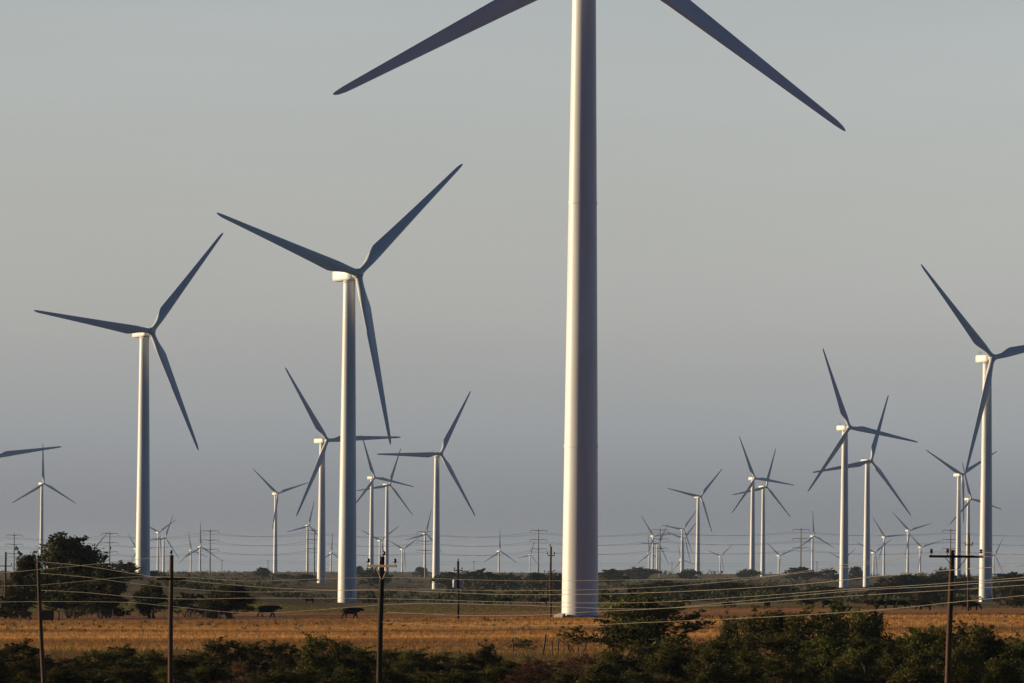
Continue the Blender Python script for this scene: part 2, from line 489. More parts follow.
for r_ in (2.13, 2.24):
    for (a, z) in [(-0.22, 1.6), (0.22, 1.6), (0.22, 3.5), (0.15, 3.85), (0, 3.98), (-0.15, 3.85), (-0.22, 3.5)]:
        vs.append((r_ * math.sin(a), -r_ * math.cos(a), z))
fs = [tuple(range(7))[::-1], tuple(range(7, 14))] + [(i, (i + 1) % 7, (i + 1) % 7 + 7, i + 7) for i in range(7)]
door_me = door.add(vs, fs).mesh("door", M_CAN)
steps = MB()
for i, (w_, z_) in enumerate(((2.6, 0.36), (2.2, 0.54), (1.8, 0.72))):
    steps.box((0, -3.2 + 0.3 * i, z_ / 2 - 0.1), (w_, 0.6 - 0.1 * i, z_ + 0.2 - 0.003 * i))
steps_me = steps.mesh("entry_steps", M_CONC)
base_me = MB().lathe([(2.75, -0.6), (2.75, 0.12), (2.65, 0.18), (2.1, 0.18)], 48).mesh("foundation", M_CONC, angle=R(40))

G_T = "white three-bladed wind turbines"
# hub column, hub row, px per metre, yaw, phase, blade length, tilt, cone, tower column, door azimuth, label
TURB = [
 (600.8, -51.8, 8.75, 25.1, 1.85, 37.6, 3.35, -2.2, 584.9, 150, "largest and nearest white wind turbine, its hub above the picture and two blades hanging in"),
 (358.1, 273.8, 4.10, 35.1, 48.6, 42.5, 2.4, -0.1, 349.0, 20, "second tallest wind turbine, its full rotor seen, black cow walking at its foot"),
 (151.4, 331.4, 3.20, 26.7, 38.3, 40.1, 2.8, 1.2, 142.6, 0, "tall white wind turbine rising just right of the big dark tree, near the left"),
 (327.4, 440.3, 1.87, 32.6, 87.5, 46.0, 4.0, 0.4, 322.0, 40, "mid-size wind turbine half hidden behind the second tallest tower, one blade lying level"),
 (440.9, 453.8, 1.72, 28.8, 29.4, 42.2, 3.1, 0.3, 436.8, 30, "mid-size wind turbine standing alone left of the pole with grey transformers, one blade level"),
 (849.4, 427.3, 2.00, 31.6, 99.8, 42.1, 3.7, 0.4, 845.3, 0, "taller one of the overlapping pair of mid-size wind turbines on the right"),
 (871.1, 460.9, 1.60, 29.8, 20.4, 44.4, 4.5, -0.5, 867.8, 60, "lower one of the overlapping pair of mid-size wind turbines on the right"),
 (992.6, 357.7, 2.95, 31.3, 78.4, 41.8, 4.2, -0.7, 987.9, 30, "tall wind turbine at the right edge, one blade cut by the frame"),
 (43.9, 483.4, 0.933, 26.4, 0.4, 42.5, 4.0, -0.6, 41.6, 0, "wind turbine with one blade straight up, its foot hidden by the big dark tree"),
 (-6.6, 456.9, 1.80, 31.7, 82.0, 43.1, 4.0, 0.3, -11.8, 0, "wind turbine outside the left edge, only one near level blade reaching in"),
 (277.8, 493.5, 0.930, 30.5, 72.6, 39.8, 5.1, 0.0, 275.6, 0, "wind turbine standing beside the small round lone tree on the ridge"),
 (309.1, 525.6, 0.632, 31.3, 16.0, 42.5, 4.0, -0.7, 307.6, 0, "small wind turbine just left of the half hidden mid-size tower"),
 (332.0, 553.0, 0.498, 33.0, 4.3, 42.5, 4.0, 0.0, 331.0, 0, "tiny wind turbine seen between the half hidden mid-size tower and the second tallest tower"),
 (374.7, 477.5, 1.100, 30.4, 102.0, 41.0, 3.8, 1.6, 371.8, 0, "higher one of the overlapping twin turbines behind the pole with the pale crossarm"),
 (389.9, 484.8, 1.000, 31.1, 21.1, 39.5, 4.7, 0.7, 386.6, 0, "lower one of the overlapping twin turbines behind the pole with the pale crossarm"),
 (381.5, 540.5, 0.595, 29.9, 54.7, 42.5, 3.9, 0.3, 379.9, 0, "small wind turbine whose tower shows in the gap between the overlapping twin turbines"),
 (403.8, 549.2, 0.507, 30.9, 57.0, 42.5, 3.3, 2.0, 401.6, 0, "small wind turbine with raised blades in a V, just right of the twin turbines"),
 (426.4, 533.9, 0.611, 32.1, 16.1, 42.5, 4.0, 0.0, 425.0, 0, "small wind turbine lined up with a transmission pylon left of the lone mid-size tower"),
 (500.3, 551.2, 0.527, 33.0, 1.6, 42.5, 4.5, 0.5, 499.0, 0, "small wind turbine with one blade straight up on the ridge, between two wooden poles"),
 (530.8, 555.0, 0.380, 33.0, 20.0, 42.5, 4.0, 0.0, 529.9, 0, "tiny wind turbine beside the pylon just left of the largest tower"),
 (654.0, 536.1, 0.593, 31.8, 85.1, 42.5, 4.0, 0.2, 653.0, 0, "small wind turbine immediately left of the pylon that stands right of the largest tower"),
 (649.8, 553.3, 0.445, 32.5, 116.4, 42.5, 4.0, -0.2, 648.9, 0, "lowest, farthest turbine left of the pylon that stands right of the largest tower"),
 (659.0, 543.6, 0.560, 34.2, 31.4, 42.5, 3.4, -0.6, 657.6, 0, "small wind turbine with its tower hidden behind the pylon right of the largest tower"),
 (683.6, 529.2, 0.598, 26.6, 39.8, 42.5, 5.4, -0.5, 682.2, 0, "highest of three small turbines lined up behind one another, right of the pylon cluster"),
 (684.7, 538.3, 0.595, 36.7, 44.9, 42.5, 3.5, -0.2, 683.3, 0, "middle of three small turbines lined up, its blades just below the highest rotor"),
 (681.6, 559.9, 0.384, 31.2, 106.3, 42.5, 4.1, 0.6, 680.8, 0, "lowest of the three small turbines lined up behind one another, blades close to the treetops"),
 (700.8, 496.5, 1.000, 25.5, 42.6, 38.0, 4.4, -0.8, 698.4, 0, "wind turbine standing clear of others midway between the largest tower and the crossed pair"),
 (721.2, 556.0, 0.409, 28.0, 50.0, 42.5, 3.1, -0.2, 720.4, 0, "tiny wind turbine with a V of raised blades left of the crossed pair"),
 (754.9, 478.3, 1.200, 26.7, 98.8, 37.7, 4.4, 0.7, 753.0, 0, "left and nearer turbine of the crossed pair right of the largest tower"),
 (766.4, 486.8, 1.050, 28.8, 18.5, 39.0, 4.1, -0.2, 763.6, 0, "right and farther turbine of the crossed pair right of the largest tower"),
 (780.2, 555.6, 0.480, 28.1, 69.5, 42.5, 3.7, 1.6, 777.9, 0, "tiny wind turbine with V blades just left of the pylon before the overlapping pair"),
 (814.3, 536.0, 0.601, 26.0, 118.3, 42.5, 4.5, 0.2, 812.5, 0, "small wind turbine immediately right of a pylon, left of the overlapping pair"),
 (843.5, 559.7, 0.440, 30.8, 54.0, 42.5, 3.4, 1.0, 842.3, 0, "tiny wind turbine whose tower hides behind the taller one of the overlapping pair"),
 (885.3, 537.1, 0.604, 33.6, 84.2, 42.5, 5.0, 0.5, 884.2, 0, "left one of the row of three small turbines right of the overlapping pair"),
 (875.2, 552.6, 0.564, 29.2, 56.2, 42.5, 3.9, 0.2, 873.8, 0, "small low wind turbine close against the right of the overlapping pair's lower tower"),
 (909.7, 530.5, 0.625, 24.9, 74.1, 42.5, 4.3, 0.3, 907.2, 0, "highest, middle one of the row of three small turbines right of the overlapping pair"),
 (921.8, 547.2, 0.515, 26.0, 74.0, 42.5, 3.0, 1.0, 920.0, 0, "right one of the row of three small turbines, left of the long-armed pole"),
 (962.4, 474.7, 1.200, 27.9, 60.7, 40.6, 4.0, -0.4, 959.4, 0, "wind turbine behind the long-armed pole, its rotor crossed by the edge turbine's blade"),
 (971.3, 498.9, 0.950, 27.7, 106.4, 39.5, 4.1, -0.1, 968.6, 0, "lower wind turbine lined up with the small dark wooden pole, left of the edge tower"),
 (995.1, 555.6, 0.487, 33.2, 31.9, 42.5, 3.8, -0.1, 993.9, 0, "tiny wind turbine peeping out right of the edge tower"),
 (137.0, 549.0, 0.454, 35.6, 87.8, 42.5, 4.3, 0.5, 135.6, 0, "tiny wind turbine half hidden by the tower right of the big tree"),
 (159.4, 532.3, 0.560, 33.0, 57.0, 42.5, 4.0, 0.0, 158.0, 0, "left turbine of the close pair just right of the tower by the big dark tree"),
 (165.6, 538.0, 0.597, 40.0, 24.0, 42.5, 4.8, 1.0, 163.7, 0, "right turbine of the close pair just right of the tower by the big dark tree"),
 (191.7, 550.4, 0.470, 34.3, 110.5, 42.5, 3.8, 0.0, 190.9, 0, "lower left one of two small turbines standing left of a pylon on the left ridge"),
 (201.0, 546.8, 0.590, 33.0, 1.0, 42.5, 4.0, 0.0, 200.1, 0, "upper right one of two small turbines standing left of a pylon on the left ridge"),
 (94.7, 548.8, 0.545, 32.5, 43.4, 42.5, 3.9, 0.2, 93.8, 0, "wind turbine hidden behind the big dark tree, only one raised blade showing"),
]
for i, (hu, hr, s, yaw, ph, bl, tilt, cone, tu, daz, label) in enumerate(TURB):
    d = FPX / s
    tu = lev(tu, hr)[0]; hu, hr = lev(hu, hr); ph -= 0.4
    y, t, c = R(yaw), R(tilt), R(cone)
    st, ct = math.sin(t), math.cos(t)
    nrm = Vector((math.sin(y) * ct, -math.cos(y) * ct, st))
    up = Vector((-st * math.sin(y), st * math.cos(y), ct))
    e1 = Vector((math.cos(y), math.sin(y), 0))
    hubw = Vector(((hu - 512) / s, d, (HOR - hr) / s))
    # stand the tower on its column, as far behind the hub as the column asks
    tx = (tu - 512) / s
    ov = min(max((hubw.x - tx) / math.sin(y), 2.2), 5.6)
    tx = hubw.x - ov * math.sin(y)
    ty = d + ov * math.cos(y)
    tz = gz(tx, ty)
    if i == 0: tz = at(580, ty).z
    root = empty("wind_turbine", (tx, ty, tz))
    tag(root, label, "wind turbine", G_T)
    H = hubw.z - tz - 0.25
    k = bl / RB
    tw = link("tower", tower_me, root); wk = 0.975 if i == 0 else 1.07
    tw.scale = (wk, wk, (H - 1.6) / 78.4)
    if s > 1.5:
        dr = link("door", door_me, tw); dr.rotation_euler = (0, 0, R(daz)); dr.scale = (1, 1, 1 / tw.scale[2])
    if i == 0: link("foundation", base_me, root)
    if i == 0:
        stp = link("entry_steps", steps_me, root); stp.rotation_euler = (0, 0, R(-50))
        stp.scale = (0.6, 0.6, 0.6); stp.location = (-0.9, -0.75, 0)
    na = link("nacelle", nacelle_me, root)
    na.location = (0, 0, H); na.rotation_euler = Matrix((( nrm.x, -nrm.y, up.x), (nrm.y, nrm.x, up.y), (nrm.z, 0, up.z))).to_euler() if False else Euler((0, 0, y - PI / 2))
    na.scale = (0.5 + 0.5 * ov / 3.9, 1, 1)
    yr = link("yaw_ring", yaw_me, na)
    if s > 1.5:
        link("weather_mast", vane_me, na)
    hl = hubw - Vector((tx, ty, tz))
    hb = link("hub", hub_me, root)
    # hub frame: local Z = wind direction axis, local Y = first blade
    def frame(xa, ya, za): return Matrix(((xa.x, ya.x, za.x), (xa.y, ya.y, za.y), (xa.z, ya.z, za.z)))
    a0 = R(ph)
    b0 = up * math.cos(a0) + e1 * math.sin(a0)
    hb.location = hl; hb.rotation_euler = frame(b0.cross(nrm), b0, nrm).to_euler()
    for q in range(3):
        a = a0 + 2 * PI * q / 3
        inpl = up * math.cos(a) + e1 * math.sin(a)
        b_ = (inpl * math.cos(c) + nrm * math.sin(c)).normalized()
        X = (e1 * math.cos(a) - up * math.sin(a)).normalized()
        Yv = b_.cross(X).normalized()
        o = link("blade", blade_me, root)
        o.location = hl; o.rotation_euler = frame(X, Yv, b_).to_euler(); o.scale = (k, k, k)

# ------------------------------------------------------------------ transmission pylons and their conductors
G_P = "steel transmission pylons on the ridge"
def pylon_mesh():
    mb = MB()
    n = 8
    mb.lathe([(0.75, 0), (0.62, 14), (0.42, 37.5), (0.3, 38.5)], 10)
    return mb
def arm_mesh(w):
    mb = MB()
    for sx in (-1, 1):
        mb.tube([(sx * 0.3, 0, 0), (sx * w * 0.6, 0, 0.45), (sx * w, 0, 0.35)], [0.34, 0.26, 0.16], 6)
    return mb
def hang_mesh(w):
    mb = MB()
    for sx in (-1, 1):
        mb.tube([(sx * w, 0, 0.3), (sx * w, 0, -1.8)], 0.16, 6)
    return mb
pm = pylon_mesh().mesh("shaft", M_GALV, angle=R(40))
ARMS = [(36.6, 7.2), (28.6, 7.2), (20.6, 7.2)]
arm_mes = [arm_mesh(w).mesh("crossarm", M_GALV, angle=R(40)) for h, w in ARMS]
han_me = hang_mesh(7.2).mesh("insulator_string", M_DARKMETAL)
PYL = [(14.2, 533.2, "leftmost pylon, left of the big dark tree"), (109.8, 531.6, "pylon behind the right shoulder of the big dark tree"),
       (210.2, 529.0, "pylon right of the two small turbines on the left ridge"), (314.5, 528.6, "pylon between the small turbine and the half hidden mid-size tower"),
       (425.4, 530.0, "pylon overlapping a small turbine left of the lone mid-size tower"), (538.6, 528.6, "pylon just left of the nearest huge tower"),
       (660.0, 528.0, "pylon in the cluster of small turbines right of the nearest huge tower"), (801.0, 527.6, "pylon right of the crossed pair of turbines"),
       (950.7, 528.4, "pylon behind the pole with the long dark crossarm")]
heads = []
ext = [(-90, 534.5)] + [(p[0], p[1]) for p in PYL] + [(1100, 528.0)]
for j, (u, top) in enumerate(ext):
    d = 4950
    u, top = lev(u, top); x = (u - 512) / FPX * d
    zt = (HOR - top) / FPX * d
    heads.append((x, d, zt))
    if 0 < j < len(ext) - 1:
        z0 = gz(x, d)
        r = empty("transmission_pylon", (x, d, z0))
        tag(r, "grey three-armed " + PYL[j - 1][2], "pylon", G_P)
        o = link("shaft", pm, r); o.scale = (1, 1, (zt - z0) / 38.5)
        for (h, w), me in zip(ARMS, arm_mes):
            q = link("crossarm", me, r); q.location = (0, 0, zt - z0 - (38.5 - h))
            link("insulator_string", han_me, q)
LEV = ["top", "middle", "bottom"]
for ai, (h, w) in enumerate(ARMS):
    for sx in (-1, 1):
        pts = []
        for j in range(len(heads) - 1):
            a, b_ = heads[j], heads[j + 1]
            for q in range(10):
                t = q / 10
                pts.append((a[0] + (b_[0] - a[0]) * t + sx * w, a[1] + sx * 2.5, a[2] + (b_[2] - a[2]) * t - (38.5 - h) - 1.8 - 3.2 * 4 * t * (1 - t)))
        o = MB().tube(pts, 0.085, 4).build("power_line", M_FARWIRE)
        tag(o, "faint conductor strung along the %s crossarms of the far pylons, on their %s side" % (LEV[ai], "left" if sx < 0 else "right"), "power line", "conductors on the far pylons")
# small far distribution poles and their wire
SM = [(-40, 559, ""), (222, 559.5, "small wooden pole on the ridge, right of the pylon with two turbines"), (268, 560, "small wooden pole on the ridge left of the small round ridge tree"),
      (474.0, 561.0, "small wooden pole on the ridge, right of the lone mid-size turbine"), (672.0, 562.0, "small wooden pole among the cluster right of the nearest tower"),
      (817.0, 561.5, "small wooden pole beside the turbine right of a pylon"), (1100, 562, "")]
far_pts = []
spm = MB().tube([(0, 0, 0), (0, 0, 10)], [0.28, 0.2], 8).mesh("shaft", M_WOODDARK)
sam = MB().box((0, 0, 0), (3.4, 0.2, 0.25)).mesh("crossarm", M_WOODDARK)
for (u, top, lab) in SM:
    d = 5600; u, top = lev(u, top); x = (u - 512) / FPX * d; zt = (HOR - top) / FPX * d
    far_pts.append((x, d, zt))
    if lab:
        z0 = gz(x, d); r = empty("utility_pole", (x, d, z0)); tag(r, lab, "utility pole", "small wooden poles far along the ridge")
        o = link("shaft", spm, r); o.scale = (1, 1, (zt - z0) / 10)
        q = link("crossarm", sam, r); q.location = (0, -0.25, zt - z0 - 0.9)
for kk, dz in ((0, -0.3), (1, -2.6)):
    pts = []
    for j in range(len(far_pts) - 1):
        a, b_ = far_pts[j], far_pts[j + 1]
        for q in range(12):
            t = q / 12
            pts.append((a[0] + (b_[0] - a[0]) * t, a[1] - 1.2 + 2 * kk, a[2] + (b_[2] - a[2]) * t + dz - 1.8 * 4 * t * (1 - t)))
    o = MB().tube(pts, 0.06, 4).build("power_line", M_FARWIRE)
    tag(o, "%s faint wire running low along the ridge skyline" % ("upper" if kk == 0 else "lower"), "power line", "wires on the small ridge poles")

# ------------------------------------------------------------------ wooden utility poles
def zrow(row, d): return (HOR - row) / FPX * d

def insul_mesh(k=1.0):
    return MB().lathe([(0.02, 0), (0.02, 0.10), (0.07, 0.11), (0.085, 0.16), (0.05, 0.19), (0.075, 0.21), (0.07, 0.26), (0.03, 0.30)], 12).mesh("insulator", M_INSUL, angle=R(40))
ins_me = insul_mesh()
def pole(u_top, top, d, u_683, lab, wood, base_r=0.15, top_r=0.105, arm=None, armrot=0.0, armmat=None, arm_row=None, ins=(), braces=False, can=False, pin=None, arm_du=0.0):
    """u_683: column where the pole crosses row 683 (a slight lean); arm: crossarm length"""
    lean = ((u_683 - u_top) / (683 - top)) + ROLL if u_683 is not None else 0.0
    if arm: arm_row = lev(u_top, arm_row)[1]
    u_top, top = lev(u_top, top)
    xt = (u_top - 512) / FPX * d; zt = zrow(top, d)
    g = at(u_top, d); zb = g.z
    xb = xt + lean * (zt - zb)
    r = empty("utility_pole", (xb, d, zb))
    tag(r, lab, "utility pole", "wooden utility poles on the ranch land")
    H = zt - zb
    rng = random.Random(lab)
    pts, rad = [], []
    for q in range(9):
        t = q / 8
        pts.append((-lean * H * t + 0.02 * math.sin(t * 5 + H), 0.015 * math.sin(t * 4), -0.4 * (q == 0) + H * t))
        rad.append(base_r + (top_r - base_r) * t)
    MB().tube(pts, rad, 14).build("shaft", wood, r, angle=R(60))
    def at_h(z): return -lean * z
    if arm:
        za = zrow(arm_row, d) - zb
        ao = MB().box((0, 0, 0), (arm, 0.095, 0.115)).build("crossarm", armmat, r)
        ao.location = (at_h(za) + arm_du, -top_r - 0.05, za); ao.rotation_euler = (0, 0, armrot)
        for sx in ins:
            io = link("insulator", ins_me, ao); io.location = (sx * arm / 2, 0, 0.057)
        if braces:
            for sx in (-1, 1):
                MB().tube([(sx * arm * 0.20, 0.02, -0.05), (sx * 0.04, 0.03, -0.62)], 0.018, 6).build("brace", armmat if armmat is M_ARMPALE else M_DARKMETAL, ao)
    if pin is not None:
        po = link("insulator", ins_me, r); po.location = (at_h(H) + pin, 0, H - 0.04)
    if can:
        for sx in (-1, 1):
            t_ = MB().lathe([(0.22, 0), (0.25, 0.05), (0.25, 0.8), (0.22, 0.88), (0.05, 0.95)], 20).build("transformer", M_CAN, r, angle=R(40))
            t_.location = (at_h(H) + sx * 0.38, -0.1, H - 3.0)
            b = MB().tube([(0.1, 0, 0.95), (0.1, 0, 1.2)], 0.04, 8).build("bushing", M_INSUL, t_)
    return r

pole(38.0, 560.5, 345, 43.5, "weathered brown pole without a crossarm, leftmost of the near wooden poles", M_WOOD, 0.145, 0.10, pin=0.0)
pole(171.3, 555.0, 300, 170.6, "brown pole with a thin dark crossarm well below its top, below the close turbine pair", M_WOOD, 0.15, 0.105, arm=1.55, armrot=0.3, armmat=M_ARMWOOD, arm_row=579, pin=0.0)
pole(382.0, 556.5, 268, 379.5, "black wooden pole with a pale yellowish crossarm, in front of the twin turbines", M_WOODDARK, 0.14, 0.12, arm=1.5, armrot=-0.35, armmat=M_ARMPALE, arm_row=566, ins=(-0.9, 0.9), braces=True, pin=0.09)
pole(951.8, 550.0, 268, 948.2, "tall brown pole with a long dark crossarm, in front of the right edge towers", M_WOOD, 0.155, 0.12, arm=2.55, armrot=0.04, armmat=M_ARMWOOD, arm_row=556.5, ins=(-0.92, -0.32, 0.92), braces=True, arm_du=0.2)
pole(458.3, 561.0, 645, None, "dark pole with two grey transformer cans, standing in the pasture right of a tower", M_WOODDARK, 0.15, 0.13, arm=1.1, armrot=0.3, armmat=M_ARMWOOD, arm_row=570.5, ins=(-0.8, 0.8), can=True, pin=0.0)
pole(551.0, 546.5, 646, None, "thin brown pole with a short pale crossarm, left of the largest tower's foot", M_WOOD, 0.14, 0.11, arm=0.95, armrot=0.5, armmat=M_ARMPALE, arm_row=555.5, ins=(-0.95, 0.95), pin=-0.1)
pole(5.8, 552.0, 715, None, "brown pole with a short dark crossarm at the far left, left of the big tree", M_WOOD, 0.16, 0.12, arm=1.7, armrot=0.25, armmat=M_ARMWOOD, arm_row=566, ins=(-0.9, 0.9))
pole(968.8, 534.5, 700, None, "thin rusty brown pole with a small crossarm, behind the long-armed pole at right", M_WOOD, 0.15, 0.12, arm=1.0, armrot=0.2, armmat=M_ARMWOOD, arm_row=545, ins=(-0.95, 0.95), pin=0.0)

# ------------------------------------------------------------------ overhead wires (along the pole lines; ends beyond the frame)
def wire(pts, dl, lab, rad=0.0088, group="overhead wires crossing the ranch land"):
    """dl = (distance at column 0, distance at column 1024): the lines come nearer towards the right"""
    P = []
    for u, r in pts:
        d = dl[0] + (dl[1] - dl[0]) * u / 1024
        u, r = lev(u, r)
        P.append(((u - 512) / FPX * d, d, zrow(r, d)))
    out = []
    for i in range(len(P) - 1):
        p0, p1, p2, p3 = P[max(i - 1, 0)], P[i], P[i + 1], P[min(i + 2, len(P) - 1)]
        for q in range(16):
            t = q / 16
            out.append(tuple(0.5 * (2 * p1[k] + (p2[k] - p0[k]) * t + (2 * p0[k] - 5 * p1[k] + 4 * p2[k] - p3[k]) * t * t + (3 * p1[k] - p0[k] - 3 * p2[k] + p3[k]) * t ** 3) for k in range(3)))
    out.append(P[-1])
    o = MB().tube(out, rad, 6).build("overhead_wire", M_WIRE, smooth=True)
    tag(o, lab, "wire", group)
wire([(-60, 577), (0, 573), (60, 567.5), (110, 562.5), (171, 555.8)], (309, 252), "faint highest wire rising from the left edge to the top of the second near pole")
wire([(38, 561.5), (85, 566), (130, 573), (171, 579), (260, 587), (330, 590), (400, 590.5), (510, 594.6), (640, 593), (786, 585.5), (900, 574), (1100, 560)], (352, 130), "wire falling from the leftmost near pole's top to the second pole's dark crossarm, then on")
wire([(-60, 590), (-0, 586), (38, 585), (85, 581), (130, 577), (190, 577.5), (250, 581), (330, 578.5), (400, 577.5), (510, 580.7), (640, 579.8), (745, 577.7), (840, 568), (933, 553.2)], (500, 247), "upper wire crossing the largest tower and climbing to the long crossarm's left end")
wire([(38, 573), (85, 577), (130, 583), (190, 589), (260, 592), (400, 589), (510, 590.7), (640, 588), (750, 579), (850, 564), (949, 552.5)], (356, 260), "wire crossing the largest tower below the upper one, climbing steeply to the long crossarm's middle")
wire([(38, 590), (85, 592.5), (130, 596.5), (190, 599), (260, 598), (400, 599), (510, 602), (640, 602.6), (749, 596.5), (837, 590), (920, 585), (1100, 572)], (354, 190), "wire low across the largest tower, rising gently behind the long-armed pole")
wire([(-60, 604), (0, 602), (60, 601.5), (130, 602.5), (171, 606.3), (260, 613), (400, 604), (510, 605), (640, 609), (730, 602), (850, 591), (940, 586), (1100, 574)], (430, 170), "wire passing the walking cow at the second tower and rising toward the right edge")
wire([(381, 612), (470, 615.5), (540, 615), (590, 611.8), (640, 609.6), (730, 604.5), (850, 596), (950, 590), (1100, 580)], (310, 198), "low wire from the pale-crossarm pole sagging across the largest tower's foot")
wire([(381, 622), (470, 626), (580, 625), (640, 622.7), (757, 617.6), (850, 612), (900, 608), (951, 602.5), (1024, 595.5), (1110, 587)], (319, 182), "lowest wire, rising over the right thicket and across the long-armed pole")
wire([(978.5, 551.6), (1005, 554), (1040, 556.2), (1110, 559)], (700, 248), "wire leaving the long crossarm's right end toward the right edge")
wire([(947, 552.0), (985, 556.5), (1030, 559.5), (1110, 563)], (700, 236), "wire leaving the long crossarm's middle toward the right edge")

# ------------------------------------------------------------------ cattle
def cow_mesh(name, graze, stride):
    """one continuous body facing +X, 1.35 m at the shoulder"""
    V, E, RD = [], [], []
    def v(p, r, prev=None):
        V.append(p); RD.append(r)
        if prev is not None: E.append((prev, len(V) - 1))
        return len(V) - 1
    pelvis = v((-0.72, 0, 1.08), (0.36, 0.37))
    b1 = v((-0.30, 0, 1.00), (0.41, 0.46), pelvis)
    b2 = v((0.20, 0, 0.99), (0.40, 0.48), b1)
    sh = v((0.62, 0, 1.06), (0.33, 0.42), b2)
    if graze:
        n1 = v((0.98, 0, 0.92), (0.17, 0.21), sh); n2 = v((1.22, 0, 0.62), (0.13, 0.15), n1)
        h1 = v((1.34, 0, 0.38), (0.12, 0.13), n2); h2 = v((1.40, 0, 0.16), (0.075, 0.085), h1)
        ear = (1.26, 0.52)
    else:
        n1 = v((0.98, 0, 1.13), (0.20, 0.29), sh); n2 = v((1.24, 0, 1.20), (0.16, 0.20), n1)
        h1 = v((1.42, 0, 1.17), (0.15, 0.17), n2); h2 = v((1.70, 0, 0.99), (0.075, 0.085), h1)
        ear = (1.36, 1.27)
    for s in (-1, 1):
        v((ear[0], s * 0.25, ear[1]), (0.035, 0.05), n2 if graze else h1)
        a = stride * s
        hip = v((-0.80, s * 0.17, 0.82), (0.18, 0.26), pelvis)
        stifle = v((-0.66 + 0.14 * a, s * 0.18, 0.62), (0.12, 0.15), hip)
        hock = v((-0.90 + 0.20 * a, s * 0.18, 0.42), (0.10, 0.11), stifle)
        fet = v((-0.84 + 0.30 * a, s * 0.18, 0.10), (0.08, 0.085), hock)
        v((-0.78 + 0.30 * a, s * 0.18, 0.02), (0.06, 0.06), fet)
        el = v((0.56, s * 0.17, 0.74), (0.14, 0.19), sh)
        kn = v((0.60 - 0.18 * a, s * 0.17, 0.40), (0.10, 0.11), el)
        f2 = v((0.58 - 0.30 * a, s * 0.17, 0.10), (0.08, 0.085), kn)
        v((0.64 - 0.30 * a, s * 0.17, 0.02), (0.055, 0.055), f2)
    t1 = v((-1.02, 0, 1.20), (0.05, 0.05), pelvis); t2 = v((-1.12, 0, 0.95), (0.03, 0.03), t1); t3 = v((-1.10, 0, 0.55), (0.045, 0.045), t2)
    me = bpy.data.meshes.new(name); me.from_pydata(V, E, [])
    o = bpy.data.objects.new("tmp_body", me); C.objects.link(o)
    sk = o.modifiers.new("skin", 'SKIN'); sk.use_smooth_shade = True
    for i, r in enumerate(RD):
        sv_ = me.skin_vertices[0].data[i]; sv_.radius = r; sv_.use_root = (i == 0)
    ss = o.modifiers.new("sub", 'SUBSURF'); ss.levels = 2; ss.render_levels = 2
    dg = bpy.context.evaluated_depsgraph_get()
    out = bpy.data.meshes.new_from_object(o.evaluated_get(dg)); out.name = name
    bpy.data.objects.remove(o); bpy.data.meshes.remove(me)
    out.materials.clear(); out.materials.append(M_COWBLACK)
    out.polygons.foreach_set("use_smooth", [True] * len(out.polygons))
    return out
COWS = {"walk": cow_mesh("walking_cow", False, 0.9), "stand": cow_mesh("standing_cow", False, 0.25), "graze": cow_mesh("grazing_cow", True, 0.4)}
G_C = "cattle grazing on the pasture"
COWDATA = [ # column, feet row, body length px, pose, heading deg, hide, label
 (267.5, 617.6, 25.0, "walk", -6, M_COWBLACK, "black cow walking right, leftmost of the two in the open straw field"),
 (351, 618.6, 23.0, "walk", -4, M_COWBLACK, "black cow walking in front of the second tallest tower's foot"),
 (309, 603.5, 14, "stand", 175, M_COWBLACK, "black cow in the scrub just left of the second tallest tower"),
 (506, 604.8, 15, "graze", 185, M_COWBLACK, "black cow between the transformer pole and the red-brown cow"),
 (529.5, 604.3, 13, "stand", 245, M_COWRED, "red-brown cow left of the largest tower, beside black cows"),
 (535.5, 604.6, 13, "stand", -60, M_COWBLACK, "black cow directly right of the red-brown cow near the largest tower"),
 (543.5, 604.6, 14, "stand", 10, M_COWBLACK, "black cow closest to the thin brown pole left of the largest tower"),
 (685.5, 605.0, 14, "graze", 180, M_COWBLACK, "black cow behind the spreading mesquite right of the largest tower"),
 (727.5, 608.3, 14, "graze", 188, M_COWBLACK, "black grazing cow beside a tan calf, below the turbine standing clear of others"),
 (734.0, 608.3, 8, "stand", 70, M_COWBROWN, "brown calf at the side of the black grazing cow"),
 (767, 608.3, 13, "stand", 250, M_COWBLACK, "black cow below the crossed pair of turbines, standing end-on"),
 (809, 607.0, 14, "stand", 180, M_COWBLACK, "black cow half hidden by the tall mesquite, left of the grazing one"),
 (828, 608.4, 14, "graze", 10, M_COWBLACK, "black cow half hidden by the tall mesquite, right one of two"),
 (869.5, 608.0, 11, "stand", 215, M_COWRED, "dark red cow at the left end of the bunched black cattle"),
 (880, 608.6, 15, "stand", 178, M_COWBLACK, "black cow next to the dark red one in the bunched cattle"),
 (891, 608.4, 15, "stand", 4, M_COWBLACK, "black cow in the middle of the bunched cattle at right"),
 (902, 608.8, 15, "graze", 8, M_COWBLACK, "grazing black cow at the right end of the bunched cattle"),
 (924.5, 610.6, 15, "graze", 180, M_COWBLACK, "black grazing cow alone left of the long-armed pole"),
 (965.5, 610.3, 12, "stand", 200, M_COWBROWN, "brown cow at the foot of the thin rusty pole at right"),
 (973.0, 610.3, 12, "graze", -20, M_COWBLACK, "dark cow right of the thin rusty pole, by the right edge tower"),
 (24.5, 620.6, 18, "stand", 182, M_COWBROWN, "brown cow under the big dark tree's left side, beside the low shelter"),
]
